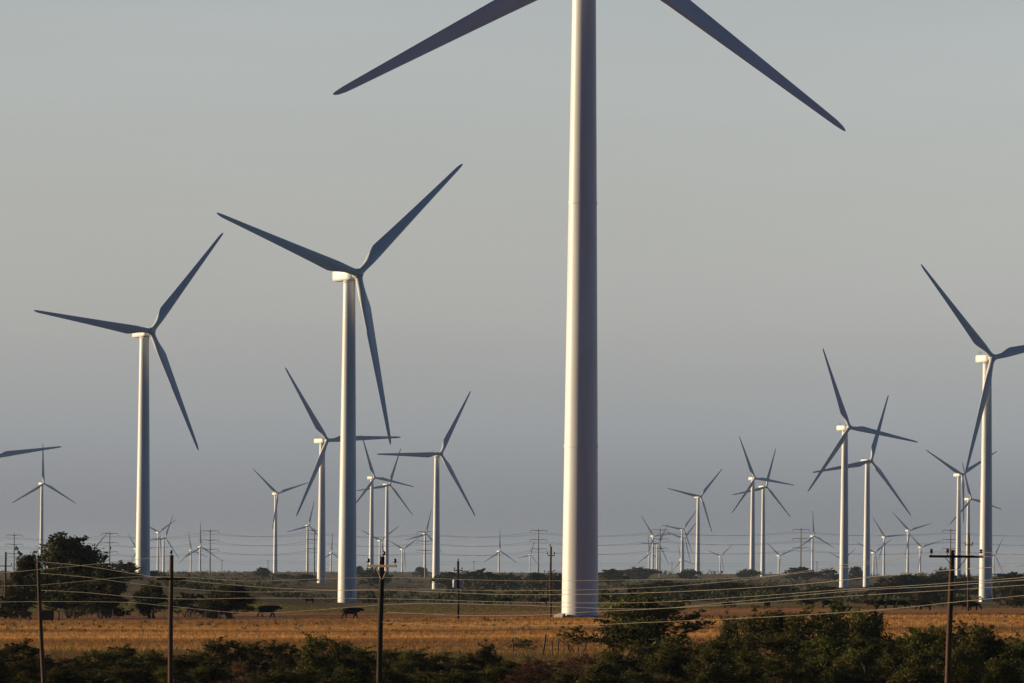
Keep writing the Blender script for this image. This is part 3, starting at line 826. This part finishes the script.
for (u, row, lpx, pose, hd, hide, lab) in COWDATA:
    p = at_row(u, row, 560, 1400)
    o = bpy.data.objects.new("cow", COWS[pose]); C.objects.link(o)
    k = lpx * 0.95 / (FPX / p.y) / 2.75
    k = min(max(k, 0.8 if "calf" not in lab else 0.55), 1.12)
    o.location = p; o.rotation_euler = (0, 0, R(hd)); o.scale = (k, k, k)
    if hide is not M_COWBLACK:
        o.material_slots[0].link = 'OBJECT'; o.material_slots[0].material = hide
    tag(o, lab, "cow", G_C)

# ------------------------------------------------------------------ cattle shelter, sign, tank, fences
p = at_row(49, 620.5, 560, 760)
r = empty("cattle_shelter", p); tag(r, "low dark open-fronted cattle shelter under the big tree at left", "shelter")
MB().box((0, 0, 1.18), (2.6, 1.7, 0.09), Matrix.Rotation(0.06, 4, 'Y')).build("roof", M_RUST, r)
MB().box((-0.35, 0.75, 0.56), (1.7, 0.06, 1.1)).build("back_panel", M_RUST, r)
for sx in (-1.15, 1.15):
    for sy in (-0.72, 0.74):
        MB().tube([(sx, sy, -0.2), (sx, sy, 1.15)], 0.06, 8).build("post", M_POST, r)
p = at_row(198, 617.2, 560, 760)
r = empty("small_sign", p); tag(r, "tiny white sign plate on a thin post at the field's far edge", "sign")
MB().tube([(0, 0, -0.1), (0, 0, 0.45)], 0.025, 6).build("post", M_POST, r)
MB().box((0, -0.04, 0.42), (0.28, 0.02, 0.32)).build("plate", M_SIGN, r)
p = at_row(2.5, 604, 640, 800)
r = MB().lathe([(0.38, 0), (0.42, 0.06), (0.42, 0.45), (0.44, 0.48), (0.42, 0.52), (0.42, 1.05), (0.36, 1.18), (0.1, 1.24)], 28).build("water_tank", M_BLUE, angle=R(40))
r.location = p; tag(r, "small blue plastic water tank at the left edge beside the far-left pole", "water tank")

def post_mesh(h):
    return MB().tube([(0, 0, -0.3), (0.01, 0.0, h * 0.5), (-0.01, 0.01, h)], [0.07, 0.062, 0.055], 8).mesh("fence_post", M_POST, angle=R(50))
fp = post_mesh(1.35)
G_F = "weathered fence posts in the gap of the front thicket"
FP = [(497, 450, 0.0, 0.2, "fence post hidden at the foot of the leaning brace pole"), (513.5, 448, 0.0, 1.0, "fence post carrying the top of the leaning brace pole"),
      (543, 446, 0.16, 1.3, "thickest fence post, leaning, just left of the largest tower's foot"), (553, 446, -0.02, 0.9, "thin fence post right of the leaning thick post"),
      (558.5, 446, 0.03, 1.0, "thin fence post between the leaning thick post and the small dry bush"), (578, 444, 0.05, 0.9, "fence post below the largest tower, right of the small dry bush")]
for (u, d, ln_, k, lab) in FP:
    o = link("fence_post", fp); o.location = at(u, d); o.rotation_euler = (0, ln_, 0); o.scale = (k if k > 1 else 0.8, k if k > 1 else 0.8, k)
    tag(o, lab, "fence post", G_F)
a, b = at(494, 449), at(513.3, 448)
o = MB().tube([a + Vector((0, 0, 0.35)), b + Vector((0, -0.1, 1.25))], 0.06, 8).build("brace_pole", M_POST)
tag(o, "bare pole leaning up to a fence post in the thicket's gap", "brace pole")
for kk, h in enumerate((0.5, 0.9, 1.2)):
    pts = [at(u, 446) + Vector((0, 0.06, h)) for u in (495, 513.5, 543, 558.5, 578, 600)]
    o = MB().tube(pts, 0.007, 4).build("fence_wire", M_FARWIRE)
    tag(o, "%s strand of thin fence wire between the posts in the thicket's gap" % ("lowest", "middle", "top")[kk], "fence wire")
LM_F = {62: "right of the low cattle shelter", 74: "under the big dark tree's middle", 87: "under the big tree's right side", 100: "in front of the round bush by the big tree", 113: "right of the round bush by the big tree",
        126: "just right of the big tree's shade", 139: "below the tower right of the big tree", 152: "below the bush right of that tower", 164: "just left of the second near pole", 178: "just right of the second near pole",
        190: "just left of the tiny white sign", 206: "just right of the tiny white sign", 219: "below the left side of the big round bush", 233: "below the middle of the big round bush"}
fp2 = MB().tube([(0, 0, -0.2), (0, 0, 1.15)], [0.05, 0.045], 7).mesh("fence_post", M_POST, angle=R(50))
line = []
for u, lab in LM_F.items():
    p = at_row(u, 619.5, 560, 700); o = link("fence_post", fp2); o.location = p; line.append(p)
    tag(o, "small far-edge fence post " + lab, "fence post", "fence posts along the straw field's far edge")
for kk, h in enumerate((0.55, 1.0)):
    o = MB().tube([q + Vector((0, 0.05, h)) for q in line], 0.006, 4).build("fence_wire", M_FARWIRE)
    tag(o, "%s strand of the fence along the straw field's far edge" % ("lower", "upper")[kk], "fence wire")

# ------------------------------------------------------------------ trees and bushes
def leaf_cloud(rng, centres, radii, n_cl, n_lf, size, aspect=0.55, droop=0.0):
    """leaf faces in clumps spread through the lobes"""
    out = []
    vol = np.array([r[0] * r[1] * r[2] for r in radii]) ** 0.75; vol /= vol.sum()
    for c, r, w in zip(centres, radii, vol):
        m = max(3, int(n_cl * w))
        dirs = rng.normal(size=(m, 3)); dirs /= np.linalg.norm(dirs, axis=1)[:, None]
        rad = rng.uniform(0.15, 1.0, m) ** 0.45
        cc = np.array(c) + dirs * rad[:, None] * np.array(r)
        cs = rng.uniform(0.6, 1.4, m) * 0.26 * (r[0] + r[1] + r[2]) / 3
        for q in range(m):
            k = int(n_lf * rng.uniform(0.4, 1.4))
            pp = cc[q] + rng.normal(size=(k, 3)) * cs[q] * np.array([1, 1, 0.75])
            pp[:, 2] -= droop * np.abs(rng.normal(size=k)) * cs[q]
            a = rng.normal(size=(k, 3)); a /= np.linalg.norm(a, axis=1)[:, None]
            b = np.cross(a, rng.normal(size=(k, 3))); b /= np.linalg.norm(b, axis=1)[:, None]
            s = size * rng.uniform(0.55, 1.35, (k, 1))
            A, B = a * s, b * s * aspect
            out.append(np.stack([pp - A, pp - B * 0.9, pp + A, pp + B], 1).reshape(-1, 3))
    co = np.concatenate(out)
    return co

def plant(seed, kind, H=4.5, W=4.5, n_cl=240, n_lf=34, size=0.10, leaf=None):
    """returns (trunk mesh, crown mesh) normalised so that height = 1 and width = 1"""
    rng = np.random.default_rng(seed)
    mb = MB(); cen, rad = [], []
    n_st = {"tree": 3, "bush": 6, "oak": 2, "sparse": 4}[kind]
    n_lobe = {"tree": 22, "bush": 17, "oak": 30, "sparse": 9}[kind]
    tops = []
    for s in range(n_st):
        az = 2 * PI * (s + rng.uniform(-.3, .3)) / n_st
        sp = {"tree": 0.20, "bush": 0.30, "oak": 0.16, "sparse": 0.30}[kind] * W * rng.uniform(.6, 1.2)
        hh = {"tree": 0.50, "bush": 0.55, "oak": 0.5, "sparse": 0.6}[kind] * H * rng.uniform(.85, 1.1)
        p = [np.array([0.06 * W * math.cos(az), 0.06 * W * math.sin(az), -0.25])]
        for q in range(1, 6):
            t = q / 5
            p.append(np.array([math.cos(az) * (0.06 * W + sp * t ** 1.2), math.sin(az) * (0.06 * W + sp * t ** 1.2), hh * t ** 0.85]) + rng.normal(size=3) * 0.035 * H * (t > 0))
        r0 = {"tree": 0.022, "bush": 0.016, "oak": 0.05, "sparse": 0.016}[kind] * H
        mb.tube(p, [r0 * (1 - 0.62 * q / 5) for q in range(6)], 7, cap=False)
        tops += [p[3], p[4], p[5]]
    zlo = {"tree": 0.30, "bush": 0.10, "oak": 0.22, "sparse": 0.3}[kind]
    for l in range(n_lobe):
        az = rng.uniform(0, 2 * PI); rr = rng.uniform(0.05, 1) ** 0.6
        t = rng.uniform(0, 1)
        if kind == "oak": prof_ = math.sqrt(max(0.05, 1 - (max(t - 0.35, 0) / 0.68) ** 2)) * (0.75 + 0.25 * min(1, t / 0.3))
        elif kind == "tree": prof_ = math.sqrt(max(0.05, 1 - ((t - 0.35) / 0.75) ** 2))
        else: prof_ = math.sqrt(max(0.10, 1 - (t / 1.04) ** 2))
        w = 0.36 * W * prof_
        lr = rng.uniform(0.10, 0.19) * min(H, W)
        c = np.array([math.cos(az) * rr * w, math.sin(az) * rr * w, H * (zlo + (0.90 - zlo) * t)])
        cen.append(c); rad.append((lr * 1.15, lr * 1.15, lr * rng.uniform(.65, .95)))
        b = min(tops, key=lambda q: np.linalg.norm(q - c))
        mid = (b + c) / 2 + rng.normal(size=3) * 0.05 * H
        mb.tube([b, mid, c], [0.010 * H, 0.007 * H, 0.003 * H], 5, cap=False)
    co = leaf_cloud(rng, cen, rad, n_cl, n_lf, size, droop=0.5 if kind != "oak" else 0.1)
    # reaching sprays that break the outline
    sp_c, sp_r = [], []
    for l in range({"tree": 16, "bush": 22, "oak": 14, "sparse": 12}[kind]):
        i = rng.integers(len(cen)); dv = rng.normal(size=3); dv[2] = abs(dv[2]) + 0.4; dv /= np.linalg.norm(dv)
        base = cen[i]; tip = base + dv * rng.uniform(1.1, 1.75) * rad[i][0]
        mb.tube([base, tip], [0.005 * H, 0.002 * H], 4, cap=False)
        for q in (0.55, 0.78, 1.0):
            sp_c.append(base + (tip - base) * q); sp_r.append((0.035 * H,) * 3)
    co2 = leaf_cloud(rng, sp_c, sp_r, len(sp_c) * 4, n_lf * 0.35, size * 0.9)
    co = np.concatenate([co, co2])
    co = co[:len(co) // 4 * 4]
    quad = co.reshape(-1, 4, 3)
    quad = quad[quad[:, :, 2].min(1) > 0.01 * H]
    co = quad.reshape(-1, 3)
    zt = np.percentile(co[:, 2], 99.7); wx = np.percentile(np.abs(co[:, 0]), 98.5) * 2
    sc = np.array([1 / wx, 1 / wx, 1 / zt])
    mb.v = [tuple(np.array(p) * sc) for p in mb.v]
    tm = mb.mesh("trunk", M_BARK, smooth=True)
    cm = quads_mesh("crown", co * sc, leaf or M_LEAF)
    return tm, cm

PROTO = {
 "near_bush": [plant(10 + i, "bush", n_cl=340, n_lf=38, size=0.082) for i in range(4)],
 "near_tree": [plant(30 + i, "tree", 4.6, 5.2, n_cl=380, n_lf=34, size=0.095) for i in range(3)],
 "near_dry": [plant(25 + i, "bush", n_cl=150, n_lf=26, size=0.08, leaf=M_BRUSH) for i in range(2)],
 "sparse": [plant(50 + i, "sparse", 2.2, 2.4, n_cl=60, n_lf=20, size=0.055) for i in range(2)],
 "oak": [plant(60 + i, "oak", 9, 8, n_cl=700, n_lf=34, size=0.19, leaf=M_LEAFDARK) for i in range(2)],
 "mid_bush": [plant(70 + i, "bush", 5, 5.5, n_cl=170, n_lf=22, size=0.17, leaf=M_LEAFDARK) for i in range(3)],
 "dry_bush": [plant(80, "bush", 4, 5, n_cl=110, n_lf=16, size=0.15, leaf=M_LEAFDRY)],
 "far_tree": [plant(90 + i, "oak", 6, 8, n_cl=150, n_lf=18, size=0.32, leaf=M_LEAFDARK) for i in range(4)],
}
vr = random.Random(5)
def put(kind, u, d, top, wpx, lab, cat, group, name):
    p = at(u, d); s = FPX / d
    top = lev(u, top)[1]
    h = (HOR - top) / s - p.z
    w = wpx / s * (0.84 if kind == 'oak' else 1.08 if kind == 'far_tree' else 0.9 if kind == 'mid_bush' else 1.0)
    tm, cm = vr.choice(PROTO[kind])
    r = empty(name, p, vr.uniform(0, 2 * PI)); r.scale = (w, w, h)
    tag(r, lab, cat, group)
    link("trunk", tm, r); link("crown", cm, r)
    return r

G1 = "trees and bushes around the straw field"
MID = [
 ("oak", 73, 722, 535.5, 74, "tall broad dark tree left of the third tower, tallest of the left clump"),
 ("oak", 27, 730, 551.5, 44, "lower dark tree joined to the left side of the tall broad tree"),
 ("oak", 108, 712, 564, 42, "dark tree forming the low right shoulder of the tall broad tree"),
 ("mid_bush", 10, 690, 593, 52, "wide bush at the left edge below the blue tank"),
 ("mid_bush", 73, 692, 583, 56, "bush filling the shade under the tall broad dark tree"),
 ("mid_bush", 104, 684, 595, 56, "round bush at the right foot of the tall broad dark tree"),
 ("oak", 152, 690, 581, 36, "dark bush below and right of the tower beside the big tree"),
 ("dry_bush", 188, 720, 593, 40, "thin brownish bush right of the second near pole"),
 ("oak", 231, 672, 583, 56, "big round dark bush behind the left walking cow"),
 ("mid_bush", 216, 690, 590, 34, "smaller dark bush against the left side of the big round one"),
 ("mid_bush", 212, 668, 599, 22, "low dark bush at the left foot of the big round one"),
 ("far_tree", 123, 1500, 561, 30, "tree showing right behind the big tree's shoulder, left of the tower"),
 ("far_tree", 151, 1900, 571, 14, "small tree at the foot of the tower right of the big tree"),
 ("far_tree", 261.5, 3300, 567.5, 19, "small round lone tree on the ridge near the left"),
 ("far_tree", 284, 3500, 574, 17, "low ridge bush right of the small round lone tree"),
 ("far_tree", 306, 3000, 574, 26, "ridge bush touching the half hidden mid-size tower"),
 ("far_tree", 371, 2900, 568, 32, "ridge tree behind the pole with the pale crossarm"),
 ("far_tree", 358.5, 4200, 566, 10, "small ridge tree just right of the second tallest tower"),
 ("far_tree", 421, 5000, 567, 14, "small ridge tree left of the lone mid-size turbine tower"),
 ("far_tree", 451, 2750, 572, 30, "dark tree left of the transformer pole"),
 ("far_tree", 479, 2650, 569, 42, "dark tree right of the transformer pole, its crown highest on that stretch"),
 ("far_tree", 505, 2600, 573, 34, "dark tree below the turbine with one blade straight up"),
 ("far_tree", 536, 2500, 573, 32, "dark tree left of the thin brown pole by the largest tower"),
 ("far_tree", 552, 2300, 573, 26, "dark tree behind the thin brown pole by the largest tower"),
 ("far_tree", 612, 3400, 569, 30, "pale dark ridge tree touching the right side of the largest tower"),
 ("far_tree", 637, 4200, 567, 36, "long low ridge tree left of the cluster of small turbines"),
 ("far_tree", 691, 4200, 569, 20, "ridge tree between the lined up turbines and the one standing clear"),
 ("far_tree", 668, 1750, 581, 60, "spreading bush on the slope below the cluster of small turbines"),
 ("far_tree", 722, 1700, 582.5, 60, "spreading bush on the slope below the turbine standing clear"),
 ("far_tree", 775, 1650, 585, 50, "spreading bush on the slope below the crossed pair"),
 ("far_tree", 822, 1500, 586, 44, "dark bush in front of the taller tower of the overlapping pair"),
 ("far_tree", 750, 4300, 569, 22, "ridge tree at the foot of the crossed pair"),
 ("far_tree", 801, 4000, 567, 34, "ridge tree at the foot of a pylon left of the overlapping pair"),
 ("far_tree", 829, 4200, 568, 20, "ridge tree just left of the overlapping pair's taller tower"),
 ("far_tree", 856, 4300, 566.5, 16, "ridge tree in the gap of the overlapping pair"),
 ("far_tree", 903, 2050, 575, 56, "dark slope tree below the row of three small turbines"),
 ("far_tree", 886, 1500, 584, 40, "dark bush left of and below the row of three small turbines"),
 ("mid_bush", 926, 1150, 588, 44, "grey-green bush left of the long-armed pole"),
 ("far_tree", 937, 2100, 574, 40, "dark slope tree just left of the long-armed pole"),
 ("far_tree", 944, 3500, 567.5, 18, "small ridge tree left of the long-armed pole's brace"),
 ("far_tree", 966, 2250, 575, 34, "dark slope tree behind the thin rusty pole"),
 ("far_tree", 1012, 2150, 572.5, 50, "dark slope tree at the right edge beyond the edge tower"),
 ("dry_bush", 1020, 900, 588, 52, "brownish rounded bush at the right edge in front of the dark tree"),
 ("dry_bush", 950, 960, 598, 34, "low brownish bush at the foot of the long-armed pole's shadow side"),
]
for (k, u, d, top, w, lab) in MID:
    put(k, u, d, top, w, lab, "bush" if " bush " in lab + " " else "tree", G1, "bush" if " bush " in lab + " " else "tree")

G2 = "mesquite trees standing above the front thicket"
NEARL = [
 ("near_tree", 645, 440, 591, 102, "mesquite_tree", "wide spreading mesquite with bare forked limbs right of the largest tower's foot"),
 ("sparse", 577, 462, 625, 34, "bush", "small thin dry bush in front of the largest tower's foot"),
 ("sparse", 523, 452, 638, 26, "bush", "small sparse bush in the thicket's gap right of the brace pole"),
 ("near_bush", 735, 425, 612, 36, "mesquite_bush", "narrow upright mesquite between the spreading one and the tall right clump"),
 ("near_tree", 772, 408, 608, 70, "mesquite_tree", "left tree of the tall mesquite clump under the crossed pair"),
 ("near_tree", 814, 400, 604, 72, "mesquite_tree", "middle tree of the tall mesquite clump, left of the overlapping pair"),
 ("near_tree", 850, 410, 602, 60, "mesquite_tree", "right tree of the tall mesquite clump, under the overlapping pair"),
]
for (k, u, d, top, w, nm_, lab) in NEARL:
    put(k, u, d, top, w, lab, "bush" if nm_ == "bush" else "mesquite", G2, nm_)

LANDM = [(0, "the far-left pole"), (24, "the brown cow by the shelter"), (41, "the leftmost near pole"), (72, "the tall broad dark tree"), (100, "the round bush by the big tree"), (122, "the big tree's right edge"), (145, "the third tower"), (171, "the second near pole"),
         (198, "the tiny white sign"), (235, "the big round dark bush"), (268, "the left walking cow"), (310, "the cow in the scrub"), (349, "the second tallest tower"), (380, "the pale-crossarm pole"), (410, "the twin turbines' right side"), (436, "the lone mid-size tower"),
         (458, "the transformer pole"), (480, "the tree right of the transformer pole"), (507, "the brace pole"), (531, "the red-brown cow"), (551, "the thin brown pole"), (581, "the largest tower"), (612, "the largest tower's right edge"), (646, "the spreading mesquite"), (684, "the lined up small turbines"),
         (700, "the turbine standing clear"), (727, "the cow with its calf"), (754, "the crossed pair"), (785, "the tall clump's left tree"), (813, "the tall clump's middle tree"), (844, "the overlapping pair"), (870, "the dark red cow"), (891, "the bunched cattle"), (924, "the lone grazing cow"), (949, "the long-armed pole"), (968, "the thin rusty pole"), (985, "the right edge tower"), (1012, "the dark tree at the right edge")]
used = set()
def near_label(u, rowname):
    order = sorted(LANDM, key=lambda q: abs(q[0] - u))
    for L_ in order:
        side = "straight below" if abs(L_[0] - u) < 5 else ("below and left of" if u < L_[0] else "below and right of")
        t = "%s thicket mesquite %s %s" % (rowname, side, L_[1])
        if t not in used:
            used.add(t); return t
BACK = [(-8, 646, 40), (19, 640, 46), (47, 653, 38), (72, 655, 36), (98, 647, 42), (126, 645, 40), (152, 651, 36), (178, 654, 36), (203, 651, 36), (229, 639, 46), (256, 641, 42), (284, 640, 38), (311, 633, 40), (336, 639, 40), (361, 645, 38), (388, 648, 36),
        (414, 649, 38), (440, 652, 38), (466, 653, 36), (489, 641, 28), (508, 662, 34), (536, 657, 36), (563, 659, 38), (590, 655, 40), (617, 648, 40), (645, 641, 44), (672, 639, 42), (699, 641, 40), (722, 637, 38), (748, 634, 44), (784, 634, 46), (820, 634, 46),
        (858, 634, 46), (886, 634, 42), (912, 627, 44), (936, 622, 44), (962, 622, 44), (987, 626, 44), (1011, 633, 42), (1034, 640, 40)]
for (u, top, w) in BACK:
    dry = vr.random() < (0.45 if 495 < u < 625 else 0.08)
    put("near_dry" if dry else "near_bush", u, 382 + vr.uniform(-14, 14), top + vr.uniform(-1.5, 1.5), w * 1.18, near_label(u, "taller back-row" + (" brown" if dry else "")), "mesquite", "mesquite bushes of the front thicket", "mesquite_bush")
u = -10
while u < 1040:
    tp = 664 + vr.uniform(-7, 6) - (14 if u > 640 else 0)
    dry = vr.random() < (0.4 if 495 < u < 625 else 0.10)
    put("near_dry" if dry else "near_bush", u, 350 + vr.uniform(-10, 10), tp, 50 + vr.uniform(-5, 8), near_label(u, "lower front-row" + (" brown" if dry else "")), "mesquite", "mesquite bushes of the front thicket", "mesquite_bush")
    u += 36

# ------------------------------------------------------------------ dry grass of the field, weeds, far scrub (uncountable)
def blades(rng, n_t, per, region, hfun, wid, name, mtl, lean=0.35):
    xs, ys = region(rng, n_t)
    out = []
    z = np.array([gz(x, y) + (0.10 * math.sin(x * 0.11 + y * 0.043) * math.sin(y * 0.021 + 1.3) if y > 300 else 0) for x, y in zip(xs, ys)])
    hs = hfun(rng, xs, ys)
    for q in range(per):
        a = rng.uniform(0, 2 * PI, n_t); h = hs * rng.uniform(.6, 1.25, n_t)
        bx = xs + rng.normal(size=n_t) * 0.12; by = ys + rng.normal(size=n_t) * 0.12
        w = wid * rng.uniform(.6, 1.4, n_t)
        lx, ly = rng.normal(size=n_t) * lean * h, rng.normal(size=n_t) * lean * h
        p0 = np.stack([bx - np.cos(a) * w, by - np.sin(a) * w, z - 0.03], 1)
        p1 = np.stack([bx + np.cos(a) * w, by + np.sin(a) * w, z - 0.03], 1)
        p2 = np.stack([bx + lx, by + ly, z + h], 1)
        out.append(np.stack([p0, p1, p2], 1).reshape(-1, 3))
    me = quads_mesh(name, np.concatenate(out), mtl, per=3)
    return link(name, me)
rg = np.random.default_rng(3)
sw = np.random.default_rng(8).uniform(0.25, 1.0, 200)
def swath(y): return sw[np.clip(((y - 380) / 3.6).astype(int), 0, 199)]
def reg_field(rng, n):
    y = rng.uniform(415, 648, n); x = rng.uniform(-1, 1, n) * (0.105 * y + 4)
    return x, y
def h_field(rng, x, y):
    return (0.07 + 0.26 * swath(y + 3 * np.sin(x * 0.05)) ** 1.5) * rng.uniform(.6, 1.3, len(x))
o = blades(rg, 52000, 4, reg_field, h_field, 0.035, "dry_grass", M_STRAW); tag(o, kind="stuff", label="golden mown straw stubble covering the field", cat="grass")
def reg_gap(rng, n):
    y = rng.uniform(385, 452, n); x = rng.uniform(-1, 1, n) * (0.1 * y)
    return x, y
o = blades(rg, 9000, 5, reg_gap, lambda r_, x, y: r_.uniform(.25, .95, len(x)), 0.022, "tall_dry_grass", M_WEED); tag(o, kind="stuff", label="tall brown weeds between the straw field and the thicket", cat="grass")
def reg_mid(rng, n):
    y = rng.uniform(640, 1000, n); x = rng.uniform(-1, 1, n) * (0.105 * y)
    return x, y
o = blades(rg, 26000, 4, reg_mid, lambda r_, x, y: r_.uniform(.08, .28, len(x)) * np.where((y > 650) & (y < 780), 0.25, 1.0), 0.06, "pasture_grass", M_WEED); tag(o, kind="stuff", label="low brown and green pasture grass behind the straw field", cat="grass")

def reg_weed(rng, n):
    y = np.concatenate([rng.uniform(585, 655, n * 3 // 4), rng.uniform(430, 585, n - n * 3 // 4)]); x = rng.uniform(-1, 1, n) * (0.1 * y)
    return x, y
o = blades(rg, 420, 12, reg_weed, lambda r_, x, y: r_.uniform(.1, .38, len(x)), 0.05, "field_weeds", M_SCRUB, lean=0.6); tag(o, kind="stuff", label="scattered dark weeds in the straw field", cat="weeds")

def scrub():
    rng = np.random.default_rng(21); out = []
    n = 5200
    d = np.exp(rng.uniform(math.log(800), math.log(7600), n)); x = rng.uniform(-1, 1, n) * (0.105 * d)
    keep = []
    for i in range(n):
        a = math.sin(x[i] * 0.012 + 1.1) * math.sin(d[i] * 0.0047 + x[i] * 0.004) + 0.6 * math.sin(d[i] * 0.013 + x[i] * 0.006 + 2)
        uu = 512 + FPX * x[i] / d[i]
        clear = any(abs(uu - t[8]) < 10 * t[2] ** 0.5 + 6 and 0.5 * FPX / t[2] < d[i] < FPX / t[2] for t in TURB if t[2] > 1.5)
        keep.append(d[i] > 1080 and (a > (-0.12 if 1080 < d[i] < 4500 and uu > 420 else 0.12) or rng.uniform() < 0.05 or d[i] > 7000) and not clear)
    d, x = d[keep], x[keep]
    for xi, di in zip(x, d):
        h = rng.uniform(.6, 1.9) * (1.25 if di > 3000 else 1) * (1.5 if xi > -0.015 * di and 1100 < di < 3500 else 1); w = h * rng.uniform(.8, 2.0)
        if di > 6400: h = rng.uniform(2.0, 5.2) if xi > 0.006 * di else rng.uniform(.8, 2.0); w = h * rng.uniform(.8, 1.8)
        k = int(26 if di < 2500 else 16)
        p = rng.normal(size=(k, 3)); p /= np.linalg.norm(p, axis=1)[:, None]; p *= rng.uniform(.3, 1, (k, 1)) ** .5
        p = p * np.array([w, w, h * .55]) + np.array([xi, di, gz(xi, di) + h * .45])
        a = rng.normal(size=(k, 3)); a /= np.linalg.norm(a, axis=1)[:, None]
        b = np.cross(a, rng.normal(size=(k, 3))); b /= np.linalg.norm(b, axis=1)[:, None]
        s = 0.32 * h * rng.uniform(.5, 1.3, (k, 1))
        out.append(np.stack([p - a * s, p - b * s * .7, p + a * s, p + b * s * .7], 1).reshape(-1, 3))
    return link("scrub", quads_mesh("scrub", np.concatenate(out), M_SCRUB))
tag(scrub(), kind="stuff", label="low olive brush scattered over the far rangeland", cat="scrub")

# ------------------------------------------------------------------ air
HAZE = 1.8e-5
hm = bpy.data.materials.new("haze_air"); hm.use_nodes = True
hn = hm.node_tree.nodes; hn.clear()
pv = hn.new("ShaderNodeVolumePrincipled"); pv.inputs["Density"].default_value = HAZE
pv.inputs["Color"].default_value = (0.62, 0.76, 0.97, 1); pv.inputs["Anisotropy"].default_value = 0.2
ho = hn.new("ShaderNodeOutputMaterial"); hm.node_tree.links.new(pv.outputs[0], ho.inputs["Volume"])
hz = MB().box((0, 19500, (-300 + 135) / 2), (26000, 42000, 435)).build("haze", hm)
hz.location = (0, 0, 0)
tag(hz, kind="stuff", label="thin evening haze over the plain", cat="haze")
